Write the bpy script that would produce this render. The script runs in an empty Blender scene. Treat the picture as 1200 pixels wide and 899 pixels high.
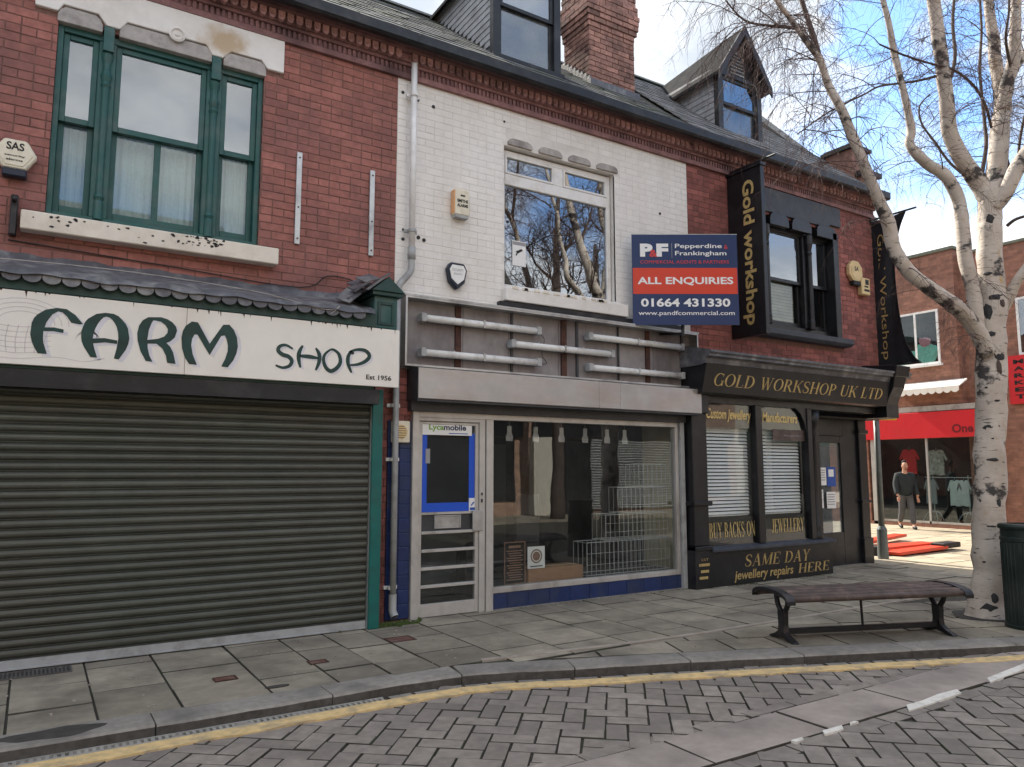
import bpy, bmesh, math, random
from mathutils import Vector, Matrix, noise as mnoise
R=math.radians; rnd=random.Random(11)
SC=bpy.context.scene; COL=SC.collection
# ------------------------------------------------------------------ camera
CAM=Vector((0,0,1.6))
cd=bpy.data.cameras.new('camera'); cam=bpy.data.objects.new('camera',cd); COL.objects.link(cam)
cd.sensor_width=36; cd.sensor_fit='HORIZONTAL'; cd.lens=26.4; cd.clip_end=2000; cd.clip_start=.05
cam.location=CAM; cam.rotation_euler=(R(90+6.48),0,R(57.64-90)); SC.camera=cam
# ------------------------------------------------------------------ light
SUN_EL=R(42); SUN_AZ=R(3)            # sun stands behind the terrace (towards +Y)
ld=bpy.data.lights.new('sun','SUN'); sun=bpy.data.objects.new('sun',ld); COL.objects.link(sun)
ld.energy=2.9; ld.angle=R(.5); ld.color=(1,.93,.82)
S=Vector((-math.sin(SUN_AZ)*math.cos(SUN_EL),math.cos(SUN_AZ)*math.cos(SUN_EL),math.sin(SUN_EL)))
sun.rotation_euler=S.to_track_quat('Z','Y').to_euler()
SC.view_settings.view_transform='Standard'; SC.view_settings.look='None'
SC.view_settings.exposure=1.82; SC.view_settings.gamma=1; SC.view_settings.use_curve_mapping=False
SC.render.engine='CYCLES'; SC.cycles.max_bounces=7; SC.cycles.transparent_max_bounces=16
SC.cycles.use_denoising=True; SC.cycles.sample_clamp_indirect=6
W=bpy.data.worlds.new('World'); SC.world=W; W.use_nodes=True
def world():
    n=W.node_tree.nodes; l=W.node_tree.links; n.clear()
    out=n.new('ShaderNodeOutputWorld'); bg=n.new('ShaderNodeBackground'); bg.inputs[1].default_value=.115
    sky=n.new('ShaderNodeTexSky'); sky.sky_type='NISHITA'; sky.sun_disc=False; sky.sun_elevation=SUN_EL; sky.sun_rotation=-SUN_AZ
    tc=n.new('ShaderNodeTexCoord'); nv=n.new('ShaderNodeVectorMath'); nv.operation='NORMALIZE'; l.new(tc.outputs['Generated'],nv.inputs[0])
    sx=n.new('ShaderNodeSeparateXYZ'); l.new(nv.outputs[0],sx.inputs[0])
    def M(op,a,b=None,c=None,clamp=False):
        m=n.new('ShaderNodeMath'); m.operation=op; m.use_clamp=clamp
        for i,x in enumerate((a,b,c)):
            if x is None: continue
            if hasattr(x,'links'): l.new(x,m.inputs[i])
            else: m.inputs[i].default_value=x
        return m.outputs[0]
    zz=M('ADD',M('ABSOLUTE',sx.outputs[2]),.22)
    cb=n.new('ShaderNodeCombineXYZ'); l.new(M('DIVIDE',sx.outputs[0],zz),cb.inputs[0]); l.new(M('DIVIDE',sx.outputs[1],zz),cb.inputs[1])
    def N(sc,det,off,rough=.55):
        mp=n.new('ShaderNodeMapping'); mp.inputs['Location'].default_value=off; l.new(cb.outputs[0],mp.inputs[0])
        t=n.new('ShaderNodeTexNoise'); t.inputs['Scale'].default_value=sc; t.inputs['Detail'].default_value=det; t.inputs['Roughness'].default_value=rough
        l.new(mp.outputs[0],t.inputs[0]); return t.outputs[0]
    def sm(x,a,b):
        m=n.new('ShaderNodeMapRange'); m.interpolation_type='SMOOTHSTEP'; l.new(x,m.inputs[0]); m.inputs[1].default_value=a; m.inputs[2].default_value=b; return m.outputs[0]
    fine=N(5.5,5,(3.1,1.7,0)); big=N(.9,6,(7.3,2.2,0))
    # the sky away from the sun breaks up into blue gaps
    south=M('MULTIPLY',sm(sx.outputs[1],.15,-.5),.07)
    cover=sm(M('SUBTRACT',big,south),.30,.46)
    # two blue gaps seen through the birch
    gap=None
    for p,r in (((.763,.434,.480),.065),((.80,.385,.452),.055),((.832,.382,.402),.03)):
        d=n.new('ShaderNodeVectorMath'); d.operation='DISTANCE'; l.new(nv.outputs[0],d.inputs[0]); d.inputs[1].default_value=p
        e=M('ADD',d.outputs['Value'],M('MULTIPLY',M('SUBTRACT',fine,.5),.16))
        g=sm(e,r*.55,r*1.1); gap=g if gap is None else M('MINIMUM',gap,g)
    cover=M('MULTIPLY',cover,gap)
    shade=sm(N(1.9,7,(4.2,2.4,0),.62),.38,.64)
    cr=n.new('ShaderNodeMix'); cr.data_type='RGBA'; l.new(shade,cr.inputs[0])
    cr.inputs[6].default_value=(2.0,2.2,2.5,1); cr.inputs[7].default_value=(3.9,3.9,3.85,1)
    lit=M('ADD',1,M('MULTIPLY',sm(sx.outputs[1],.3,-.6),.3)); lc=n.new('ShaderNodeVectorMath'); lc.operation='SCALE'; l.new(cr.outputs[2],lc.inputs[0]); l.new(lit,lc.inputs[3])   # clouds opposite the sun are front-lit, brightened out of view to fill the facades
    mx=n.new('ShaderNodeMix'); mx.data_type='RGBA'; l.new(cover,mx.inputs[0])
    bl=n.new('ShaderNodeMix'); bl.data_type='RGBA'; bl.blend_type='MULTIPLY'; bl.inputs[0].default_value=1; l.new(sky.outputs[0],bl.inputs[6]); bl.inputs[7].default_value=(.70,.86,1.02,1)
    l.new(bl.outputs[2],mx.inputs[6]); l.new(lc.outputs[0],mx.inputs[7]); l.new(mx.outputs[2],bg.inputs[0]); l.new(bg.outputs[0],out.inputs[0])
world()
# ------------------------------------------------------------------ materials
def lin(r,g,b):
    f=lambda c:(c/255/12.92) if c/255<=.04045 else ((c/255+.055)/1.055)**2.4
    return (f(r),f(g),f(b))
MATS={}
def mat(name,col,rough=.7,metal=0,var=.12,scale=6,dirt=None,dirt_amt=.5,dscale=1.2,dlo=.5,dhi=.68,bump=.15,bscale=60,piece=0,spec=.4,emit=0,coat=0,streak=0,drips=None,bdist=.004):
    """base colour x fine grain x per piece tone, a second colour of dirt in patches, fine relief"""
    m=bpy.data.materials.new(name); m.use_nodes=True; MATS[name]=m
    n=m.node_tree.nodes; l=m.node_tree.links; b=n['Principled BSDF']
    b.inputs['Roughness'].default_value=rough; b.inputs['Metallic'].default_value=metal; b.inputs['Specular IOR Level'].default_value=spec
    if coat: b.inputs['Coat Weight'].default_value=coat
    g=n.new('ShaderNodeNewGeometry')
    def N(sc,det=4,vec=None,r=.6):
        t=n.new('ShaderNodeTexNoise'); t.inputs['Scale'].default_value=sc; t.inputs['Detail'].default_value=det; t.inputs['Roughness'].default_value=r
        l.new(vec or g.outputs['Position'],t.inputs[0]); return t.outputs[0]
    def MR(x,a,b_,c=0,d=1):
        q=n.new('ShaderNodeMapRange'); l.new(x,q.inputs[0]); q.inputs[1].default_value=a; q.inputs[2].default_value=b_; q.inputs[3].default_value=c; q.inputs[4].default_value=d; return q.outputs[0]
    def MA(op,a,b_):
        q=n.new('ShaderNodeMath'); q.operation=op
        for i,x in enumerate((a,b_)):
            if hasattr(x,'links'): l.new(x,q.inputs[i])
            else: q.inputs[i].default_value=x
        return q.outputs[0]
    def MIX(f,a,b_,bt='MIX'):
        q=n.new('ShaderNodeMix'); q.data_type='RGBA'; q.blend_type=bt
        if hasattr(f,'links'): l.new(f,q.inputs[0])
        else: q.inputs[0].default_value=f
        for i,x in ((6,a),(7,b_)):
            if hasattr(x,'links'): l.new(x,q.inputs[i])
            else: q.inputs[i].default_value=(*x,1) if len(x)==3 else x
        return q.outputs[2]
    fac=MR(N(scale),.3,.7,1-var,1+var)
    if piece:
        oi=n.new('ShaderNodeObjectInfo'); at=n.new('ShaderNodeAttribute'); at.attribute_name='tone'
        rr=MA('FRACT',MA('ADD',oi.outputs['Random'],at.outputs['Fac']),0)
        fac=MA('MULTIPLY',fac,MR(rr,0,1,1-piece,1+piece))
    cb=n.new('ShaderNodeCombineColor')
    for i in range(3): l.new(fac,cb.inputs[i])
    c=MIX(1,col,cb.outputs[0],'MULTIPLY')
    if piece:
        if piece>.12:
            r2=MA('FRACT',MA('MULTIPLY',rr,7.31),0); c=MIX(MR(r2,.75,1,0,.5),c,tuple(x*.5+.012 for x in col))
    if dirt:
        if streak:
            mp=n.new('ShaderNodeMapping'); mp.inputs['Scale'].default_value=(1,1,streak); l.new(g.outputs['Position'],mp.inputs[0]); dn=N(dscale,6,mp.outputs[0])
        else: dn=N(dscale,6)
        c=MIX(MR(dn,dlo,dhi,0,dirt_amt),c,dirt)
    l.new(c,b.inputs['Base Color'])
    if bump:
        bp=n.new('ShaderNodeBump'); bp.inputs['Strength'].default_value=bump; bp.inputs['Distance'].default_value=bdist; l.new(N(bscale,5),bp.inputs['Height']); l.new(bp.outputs[0],b.inputs['Normal'])
    if var: l.new(MR(N(scale*1.7),.3,.7,max(0,rough-.08),min(1,rough+.08)),b.inputs['Roughness'])
    if emit: b.inputs['Emission Color'].default_value=(*col,1); b.inputs['Emission Strength'].default_value=emit
    return m
def glassmat(name,r0=.09,tint=(.8,.86,.86),rough=.0,film=None,film_amt=.0):
    m=bpy.data.materials.new(name); m.use_nodes=True; MATS[name]=m; n=m.node_tree.nodes; l=m.node_tree.links; n.clear()
    o=n.new('ShaderNodeOutputMaterial'); t=n.new('ShaderNodeBsdfTransparent'); t.inputs[0].default_value=(*tint,1)
    g=n.new('ShaderNodeBsdfGlossy'); g.inputs['Roughness'].default_value=rough; g.inputs[0].default_value=(.95,.97,1,1)
    lw=n.new('ShaderNodeLayerWeight'); lw.inputs[0].default_value=.5
    p=n.new('ShaderNodeMath'); p.operation='POWER'; l.new(lw.outputs['Facing'],p.inputs[0]); p.inputs[1].default_value=5
    a=n.new('ShaderNodeMath'); a.operation='MULTIPLY_ADD'; l.new(p.outputs[0],a.inputs[0]); a.inputs[1].default_value=1-r0; a.inputs[2].default_value=r0
    ge=n.new('ShaderNodeNewGeometry'); nt=n.new('ShaderNodeTexNoise'); nt.inputs['Scale'].default_value=1.7; nt.inputs['Detail'].default_value=1; l.new(ge.outputs['Position'],nt.inputs[0])
    bp=n.new('ShaderNodeBump'); bp.inputs['Strength'].default_value=.12; bp.inputs['Distance'].default_value=.006; l.new(nt.outputs[0],bp.inputs['Height']); l.new(bp.outputs[0],g.inputs['Normal'])
    mx=n.new('ShaderNodeMixShader'); l.new(a.outputs[0],mx.inputs[0]); l.new(t.outputs[0],mx.inputs[1]); l.new(g.outputs[0],mx.inputs[2])
    last=mx.outputs[0]
    if film:
        d=n.new('ShaderNodeBsdfDiffuse'); d.inputs[0].default_value=(*film,1); m2=n.new('ShaderNodeMixShader')
        n2=n.new('ShaderNodeTexNoise'); n2.inputs['Scale'].default_value=3; n2.inputs['Detail'].default_value=6; l.new(ge.outputs['Position'],n2.inputs[0])
        q=n.new('ShaderNodeMapRange'); l.new(n2.outputs[0],q.inputs[0]); q.inputs[1].default_value=.35; q.inputs[2].default_value=.75; q.inputs[3].default_value=film_amt*.3; q.inputs[4].default_value=film_amt*1.3
        l.new(q.outputs[0],m2.inputs[0]); l.new(last,m2.inputs[1]); l.new(d.outputs[0],m2.inputs[2]); last=m2.outputs[0]
    l.new(last,o.inputs[0]); return m
SOOT=(.035,.03,.032)
mat('brick_red',(.335,.135,.112),.85,var=.2,scale=14,dirt=(.17,.085,.08),dirt_amt=.8,dscale=1.4,dlo=.42,dhi=.7,bump=.5,bscale=90,piece=.13)
mat('brick_deep',(.30,.105,.09),.85,var=.2,scale=14,dirt=(.07,.035,.035),dirt_amt=.7,dscale=.9,dlo=.42,dhi=.7,bump=.5,bscale=90,piece=.30)
mat('brick_chimney',(.32,.17,.135),.88,var=.3,scale=14,dirt=SOOT,dirt_amt=.7,dscale=2.2,dlo=.45,dhi=.7,bump=.5,bscale=90,piece=.35)
mat('mortar',(.20,.11,.09),.95,var=.25,scale=20,dirt=SOOT,dirt_amt=.5,bump=.4)
mat('brick_white',(.79,.765,.73),.6,var=.05,scale=10,dirt=(.56,.51,.45),dirt_amt=.42,dscale=1.6,dlo=.46,dhi=.75,bump=.6,bscale=38,piece=.02,streak=.3,bdist=.006)
mat('mortar_white',(.72,.69,.65),.7,var=.08,dirt=(.4,.36,.31),dirt_amt=.5,bump=.3)
mat('brick_purple',(.24,.13,.128),.85,var=.25,scale=16,dirt=(.05,.03,.035),dirt_amt=.7,dscale=2,bump=.4,piece=.2)
mat('terracotta',(.36,.20,.185),.85,var=.25,scale=20,dirt=(.07,.04,.04),dirt_amt=.7,dscale=2.5,bump=.3,piece=.2)
mat('slate',(.10,.105,.11),.85,var=.25,scale=9,dirt=(.10,.115,.06),dirt_amt=.7,dscale=1.6,dlo=.45,dhi=.7,bump=.4,bscale=40,piece=.3)
mat('slate_pale',(.15,.15,.155),.85,var=.3,scale=9,dirt=(.07,.07,.07),dirt_amt=.8,dscale=3,bump=.4,bscale=40,piece=.35)
mat('lead',(.10,.10,.112),.5,var=.3,scale=7,dirt=(.34,.34,.33),dirt_amt=.6,dscale=5,dlo=.5,dhi=.7,bump=.5,bscale=25,bdist=.01)
mat('board_grey',(.33,.335,.35),.7,var=.12,dirt=(.15,.15,.15),dirt_amt=.6,dscale=5,bump=.2,piece=.14)
mat('felt_dark',(.025,.025,.027),.95,var=.3,spec=.05)
mat('gutter_black',(.011,.0125,.016),.45,var=.3,dirt=(.07,.07,.07),dirt_amt=.4,dscale=4)
mat('render_white',(.78,.76,.73),.75,var=.05,dirt=(.58,.54,.48),dirt_amt=.5,dscale=2,bump=.25)
def stained_lintel():
    m=mat('lintel_white',(.78,.76,.73),.75,var=.05,dirt=(.58,.54,.48),dirt_amt=.5,dscale=2,bump=.25); n=m.node_tree.nodes; l=m.node_tree.links; b=n['Principled BSDF']; src=b.inputs['Base Color'].links[0].from_socket
    g=n.new('ShaderNodeNewGeometry'); d=n.new('ShaderNodeVectorMath'); d.operation='DISTANCE'; sc_=n.new('ShaderNodeVectorMath'); sc_.operation='MULTIPLY'; sc_.inputs[1].default_value=(.8,1,1.25); l.new(g.outputs['Position'],sc_.inputs[0]); l.new(sc_.outputs[0],d.inputs[0]); d.inputs[1].default_value=(1.38*.8,7.565,5.88*1.25)
    t=n.new('ShaderNodeTexNoise'); t.inputs['Scale'].default_value=7; t.inputs['Detail'].default_value=6; l.new(g.outputs['Position'],t.inputs[0])
    a=n.new('ShaderNodeMath'); a.operation='MULTIPLY_ADD'; l.new(t.outputs[0],a.inputs[0]); a.inputs[1].default_value=.30; l.new(d.outputs['Value'],a.inputs[2])
    q=n.new('ShaderNodeMapRange'); l.new(a.outputs[0],q.inputs[0]); q.inputs[1].default_value=.24; q.inputs[2].default_value=.38; q.inputs[3].default_value=.85; q.inputs[4].default_value=0
    x=n.new('ShaderNodeMix'); x.data_type='RGBA'; l.new(q.outputs[0],x.inputs[0]); l.new(src,x.inputs[6]); x.inputs[7].default_value=(.46,.33,.19,1); l.new(x.outputs[2],b.inputs['Base Color'])
stained_lintel()
mat('stone_grey',(.40,.375,.355),.85,var=.15,scale=15,dirt=(.14,.12,.11),dirt_amt=.6,dscale=4,bump=.4)
mat('rust_stain',(.42,.30,.17),.8,var=.35,scale=12,bump=.3)
mat('paint_green',(.018,.085,.078),.45,var=.15,dirt=(.09,.13,.12),dirt_amt=.5,dscale=4,bump=.15)
mat('paint_teal',(.0055,.12,.105),.45,var=.15,dirt=(.03,.06,.055),dirt_amt=.5,dscale=4,bump=.15)
mat('fascia_green',(.014,.052,.045),.5,var=.15,dirt=(.05,.07,.065),dirt_amt=.4,dscale=4,bump=.15)
mat('sign_cream',(.81,.775,.71),.4,var=.03,dirt=(.60,.53,.43),dirt_amt=.45,dscale=1.5,dlo=.5,dhi=.75,bump=.03,streak=.3)
mat('letter_green',(.005,.040,.036),.4,var=.3,scale=8,bump=0)
mat('letter_shadow',(.66,.65,.69),.6,var=.1,bump=0)
mat('letter_faint',(.62,.575,.56),.6,var=.1,bump=0)
mat('letter_black',(.008,.01,.012),.5,var=.1,bump=0)
mat('sill_cream',(.76,.70,.60),.6,var=.07,dirt=(.42,.36,.28),dirt_amt=.6,dscale=3,bump=.3)
mat('flake_dark',(.04,.04,.042),.9,var=.2)
mat('shutter_slat',(.088,.096,.080),.45,metal=.3,var=.14,scale=4,dirt=(.10,.09,.075),dirt_amt=.6,dscale=1.3,dlo=.4,dhi=.75,bump=.12,bscale=120,piece=.12,streak=.5)
mat('galvanised',(.46,.47,.47),.42,metal=.7,var=.12,scale=8,dirt=(.16,.15,.15),dirt_amt=.6,dscale=3,bump=.1)
mat('aluminium',(.50,.485,.46),.45,metal=.35,var=.08,scale=9,dirt=(.24,.21,.19),dirt_amt=.6,dscale=3,bump=.08,streak=.4)
mat('housing_metal',(.44,.44,.44),.42,metal=.55,var=.08,scale=5,dirt=(.40,.30,.25),dirt_amt=.6,dscale=1.4,dlo=.42,dhi=.7,bump=.1,streak=3)
mat('housing_dark',(.06,.062,.068),.55,metal=.3,var=.15)
mat('sheet_lilac',(.26,.24,.24),.6,var=.14,scale=8,dirt=(.10,.08,.085),dirt_amt=.75,dscale=2.0,dlo=.44,dhi=.68,bump=.2,streak=.35)
mat('rust',(.075,.034,.025),.85,var=.4,scale=12,dirt=(.035,.02,.018),dirt_amt=.7,dscale=4,bump=.4)
mat('tube_white',(.74,.74,.72),.3,var=.04,dirt=(.30,.27,.25),dirt_amt=.6,dscale=6,dlo=.5,dhi=.7,bump=.03)
mat('plastic_cream',(.74,.69,.55),.45,var=.05,dirt=(.45,.38,.27),dirt_amt=.4,dscale=8,bump=.05)
mat('plastic_yellowed',(.66,.50,.26),.5,var=.08,dirt=(.38,.27,.13),dirt_amt=.5,dscale=8,bump=.05)
mat('plastic_orange',(.72,.36,.15),.5,var=.1,dirt=(.6,.45,.3),dirt_amt=.5,dscale=9,bump=.05)
mat('plastic_white',(.80,.80,.79),.35,var=.04,dirt=(.55,.53,.50),dirt_amt=.4,dscale=5,bump=.04)
mat('plastic_grey',(.36,.37,.37),.4,var=.08,dirt=(.18,.17,.16),dirt_amt=.6,dscale=5,bump=.06)
mat('plastic_navy',(.012,.018,.035),.4,var=.1)
mat('upvc',(.78,.77,.75),.35,var=.03,dirt=(.48,.44,.38),dirt_amt=.5,dscale=4,bump=.03)
mat('tile_blue',(.014,.03,.105),.4,var=.18,scale=7,dirt=(.05,.06,.085),dirt_amt=.5,dscale=3,bump=.1,piece=.1)
mat('sticker_blue',(.012,.085,.55),.35,var=.05,bump=0)
mat('sticker_white',(.80,.80,.79),.4,var=.03,bump=0)
mat('ink_navy',(.01,.018,.07),.5,var=0,bump=0); mat('ink_green',(.16,.34,.03),.5,var=0,bump=0); mat('ink_black',(.01,.01,.01),.5,var=0,bump=0)
mat('ink_brown',(.25,.14,.10),.5,var=.2,bump=0); mat('ink_blue',(.02,.08,.36),.5,var=0,bump=0); mat('ink_grey',(.30,.30,.31),.5,var=0,bump=0)
mat('board_navy',(.012,.033,.115),.4,var=.03,bump=0); mat('board_red',(.66,.052,.022),.4,var=.03,bump=0)
mat('ink_white',(.84,.84,.84),.4,var=0,bump=0); mat('ink_red',(.62,.05,.05),.4,var=0,bump=0)
mat('gold_leaf',(.50,.37,.15),.4,metal=.25,var=.25,scale=20,dirt=(.2,.14,.06),dirt_amt=.5,dscale=9,bump=.1)
mat('gold_bright',(.62,.48,.20),.35,metal=.3,var=.25,scale=20,bump=.1)
mat('paint_black',(.010,.0105,.013),.36,var=.25,scale=7,dirt=(.035,.036,.04),dirt_amt=.4,dscale=3,bump=.15)
mat('paint_slate',(.050,.056,.070),.6,var=.15,scale=7,dirt=(.09,.095,.10),dirt_amt=.5,dscale=3,bump=.2)
mat('fabric_black',(.011,.012,.016),.7,var=.2,bump=.2)
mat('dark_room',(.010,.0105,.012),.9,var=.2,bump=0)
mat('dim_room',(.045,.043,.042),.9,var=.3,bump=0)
mat('net_curtain',(.66,.66,.64),.9,var=.06,scale=30,bump=.3,bscale=35,bdist=.02)
mat('curtain_grey',(.30,.325,.345),.9,var=.1,scale=2,bump=0)
mat('blind_beige',(.40,.32,.22),.8,var=.12,bump=.1)
mat('blind_white',(.82,.84,.85),.5,var=.05,bump=.0)
mat('wood_brown',(.075,.052,.044),.5,var=.3,scale=10,dirt=(.19,.13,.11),dirt_amt=.6,dscale=5,dlo=.5,dhi=.7,bump=.3)
mat('iron_black',(.014,.014,.017),.4,var=.25,dirt=(.05,.04,.038),dirt_amt=.5,dscale=6,bump=.25)
mat('flag_stone',(.30,.265,.205),.85,var=.16,scale=7,dirt=(.12,.105,.085),dirt_amt=.8,dscale=1.3,dlo=.42,dhi=.66,bump=.4,bscale=70,piece=.2)
mat('flag_buff',(.40,.34,.245),.85,var=.12,scale=7,dirt=(.27,.225,.16),dirt_amt=.7,dscale=1.7,dlo=.42,dhi=.68,bump=.35,bscale=70,piece=.14)
mat('joint_dark',(.055,.049,.040),.95,var=.3,scale=20,dirt=(.05,.065,.025),dirt_amt=.6,dscale=3,bump=.5)
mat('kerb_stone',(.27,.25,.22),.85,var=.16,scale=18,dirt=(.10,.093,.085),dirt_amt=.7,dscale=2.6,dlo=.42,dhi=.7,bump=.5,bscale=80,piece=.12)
mat('kerb_shade_grime',(.075,.068,.06),.9,var=.3,scale=18,dirt=(.14,.13,.115),dirt_amt=.5,dscale=4,bump=.5,bscale=60)  # street face of the kerb: its shade put into the colour along with grime
mat('road_block',(.262,.228,.196),.85,var=.2,scale=12,dirt=(.16,.14,.125),dirt_amt=.7,dscale=2.0,dlo=.42,dhi=.7,bump=.45,bscale=80,piece=.17)
mat('road_block_grey',(.248,.220,.192),.85,var=.2,scale=12,dirt=(.15,.135,.12),dirt_amt=.7,dscale=2.0,dlo=.42,dhi=.7,bump=.45,bscale=80,piece=.15)
mat('band_slab',(.35,.30,.265),.85,var=.1,scale=9,dirt=(.14,.12,.11),dirt_amt=.65,dscale=1.8,dlo=.42,dhi=.7,bump=.3,bscale=70,piece=.08)
mat('paint_yellow',(.66,.48,.23),.8,var=.16,scale=14,dirt=(.30,.25,.18),dirt_amt=.7,dscale=8,dlo=.48,dhi=.66,bump=.3)
mat('paint_road_white',(.72,.69,.63),.75,var=.1,dirt=(.3,.28,.25),dirt_amt=.6,dscale=9,bump=.2)
mat('seam_pale',(.36,.31,.26),.85,var=.12,dirt=(.2,.18,.15),dirt_amt=.6,dscale=4,bump=.3)
mat('patch_dark',(.055,.05,.045),.9,var=.3,scale=10,bump=.3)
mat('iron_cover',(.13,.06,.045),.8,var=.3,scale=20,dirt=(.2,.17,.14),dirt_amt=.6,dscale=9,bump=.4)
mat('grate_iron',(.11,.105,.10),.6,metal=.3,var=.2,bump=.3)
mat('drain_grey',(.34,.33,.30),.6,metal=.1,var=.12,dirt=(.14,.13,.11),dirt_amt=.5,dscale=4,bump=.1)
mat('ground_grey',(.12,.115,.11),.95,var=.2,scale=1)
mat('street_red',(.62,.022,.03),.4,var=.04,dirt=(.45,.03,.03),dirt_amt=.3,bump=.03)
mat('banner_red',(.55,.02,.025),.5,var=.05,bump=.05)
mat('banner_dark',(.16,.01,.015),.5,var=0,bump=0)
mat('pole_grey',(.12,.135,.13),.5,metal=.2,var=.12,dirt=(.2,.2,.18),dirt_amt=.5,dscale=4,bump=.1)
mat('barrier_red',(.62,.055,.022),.45,var=.1,dirt=(.35,.08,.05),dirt_amt=.4,dscale=4,bump=.05)
mat('rubber_black',(.014,.014,.015),.6,var=.2)
mat('sign_yellow',(.70,.42,.015),.4,var=.06,bump=.02)
mat('bin_green',(.011,.022,.019),.45,var=.2,dirt=(.04,.045,.042),dirt_amt=.5,dscale=3,bump=.2)
mat('plush_mint',(.30,.66,.55),.9,var=.15,scale=12,bump=.5,bscale=30,bdist=.03); mat('plush_pink',(.6,.25,.28),.9,var=.15)
mat('cardboard',(.33,.18,.10),.8,var=.1,bump=.1); mat('wire_white',(.42,.43,.43),.4,var=.05,bump=0)
mat('panel_cream',(.46,.40,.26),.7,var=.08,dirt=(.3,.25,.15),dirt_amt=.5,dscale=2)
mat('panel_grey',(.10,.105,.105),.7,var=.1)
mat('skin',(.50,.27,.19),.55,var=.05,bump=0); mat('cloth_jacket',(.018,.024,.026),.8,var=.25,bump=.3); mat('cloth_trousers',(.085,.085,.09),.85,var=.2,bump=.3); mat('cloth_grey',(.26,.275,.28),.85,var=.12,bump=.2); mat('cloth_pale',(.56,.60,.60),.85,var=.08,bump=.2); mat('cloth_pattern',(.36,.36,.33),.85,var=.6,scale=14,bump=.2); mat('cloth_black',(.02,.02,.022),.85,var=.2); mat('hair_dark',(.03,.018,.014),.8,var=.3)
mat('brick_side',(.27,.13,.09),.85,var=.2,scale=5,dirt=(.17,.09,.07),dirt_amt=.6,dscale=.8,bump=.2)
mat('brick_opposite',(.40,.26,.19),.85,var=.2,scale=5,bump=.2); mat('stucco_opposite',(.62,.58,.50),.8,var=.08,bump=.1); mat('roof_side',(.12,.13,.10),.8,var=.2,bump=.3)
mat('moss',(.05,.075,.02),.95,var=.4,scale=30,bump=.6,bdist=.01)
glassmat('glass',.05); glassmat('glass_sky',.26,(.45,.5,.52)); glassmat('glass_cloud',.13,(.85,.87,.88)); glassmat('glass_shop',.055,(.93,.95,.94),film=(.4,.4,.38),film_amt=.02); glassmat('glass_jewel',.03,(.95,.96,.95)); glassmat('glass_old',.13,(.7,.75,.76),film=(.5,.52,.53),film_amt=.18)
def add_brick_pattern(m,u,w,h,mort,mlin=.004):
    """far brickwork: joints by a brick texture laid on the wall's own axes"""
    n=m.node_tree.nodes; l=m.node_tree.links; b=n['Principled BSDF']; src=b.inputs['Base Color'].links[0].from_socket
    g=n.new('ShaderNodeNewGeometry'); s=n.new('ShaderNodeSeparateXYZ'); l.new(g.outputs['Position'],s.inputs[0]); c=n.new('ShaderNodeCombineXYZ')
    ad=n.new('ShaderNodeMath'); ad.operation='ADD'; l.new(s.outputs[0],ad.inputs[0]); l.new(s.outputs[1],ad.inputs[1])
    l.new(ad.outputs[0] if u=='xy' else s.outputs['XYZ'.index(u.upper())],c.inputs[0]); l.new(s.outputs[2],c.inputs[1])
    t=n.new('ShaderNodeTexBrick'); l.new(c.outputs[0],t.inputs[0]); t.inputs['Scale'].default_value=1; t.inputs['Brick Width'].default_value=w; t.inputs['Row Height'].default_value=h; t.inputs['Mortar Size'].default_value=mlin; t.inputs['Mortar Smooth'].default_value=.2
    t.inputs['Color1'].default_value=(.8,.8,.8,1); t.inputs['Color2'].default_value=(1.2,1.2,1.2,1); t.inputs['Mortar'].default_value=mort
    x=n.new('ShaderNodeMix'); x.data_type='RGBA'; x.blend_type='MULTIPLY'; x.inputs[0].default_value=1; l.new(src,x.inputs[6]); l.new(t.outputs[0],x.inputs[7]); l.new(x.outputs[2],b.inputs['Base Color'])
add_brick_pattern(MATS['brick_side'],'xy',.225,.075,(.75,.85,.95,1)); add_brick_pattern(MATS['brick_opposite'],'x',.225,.075,(.8,.8,.8,1))
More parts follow.
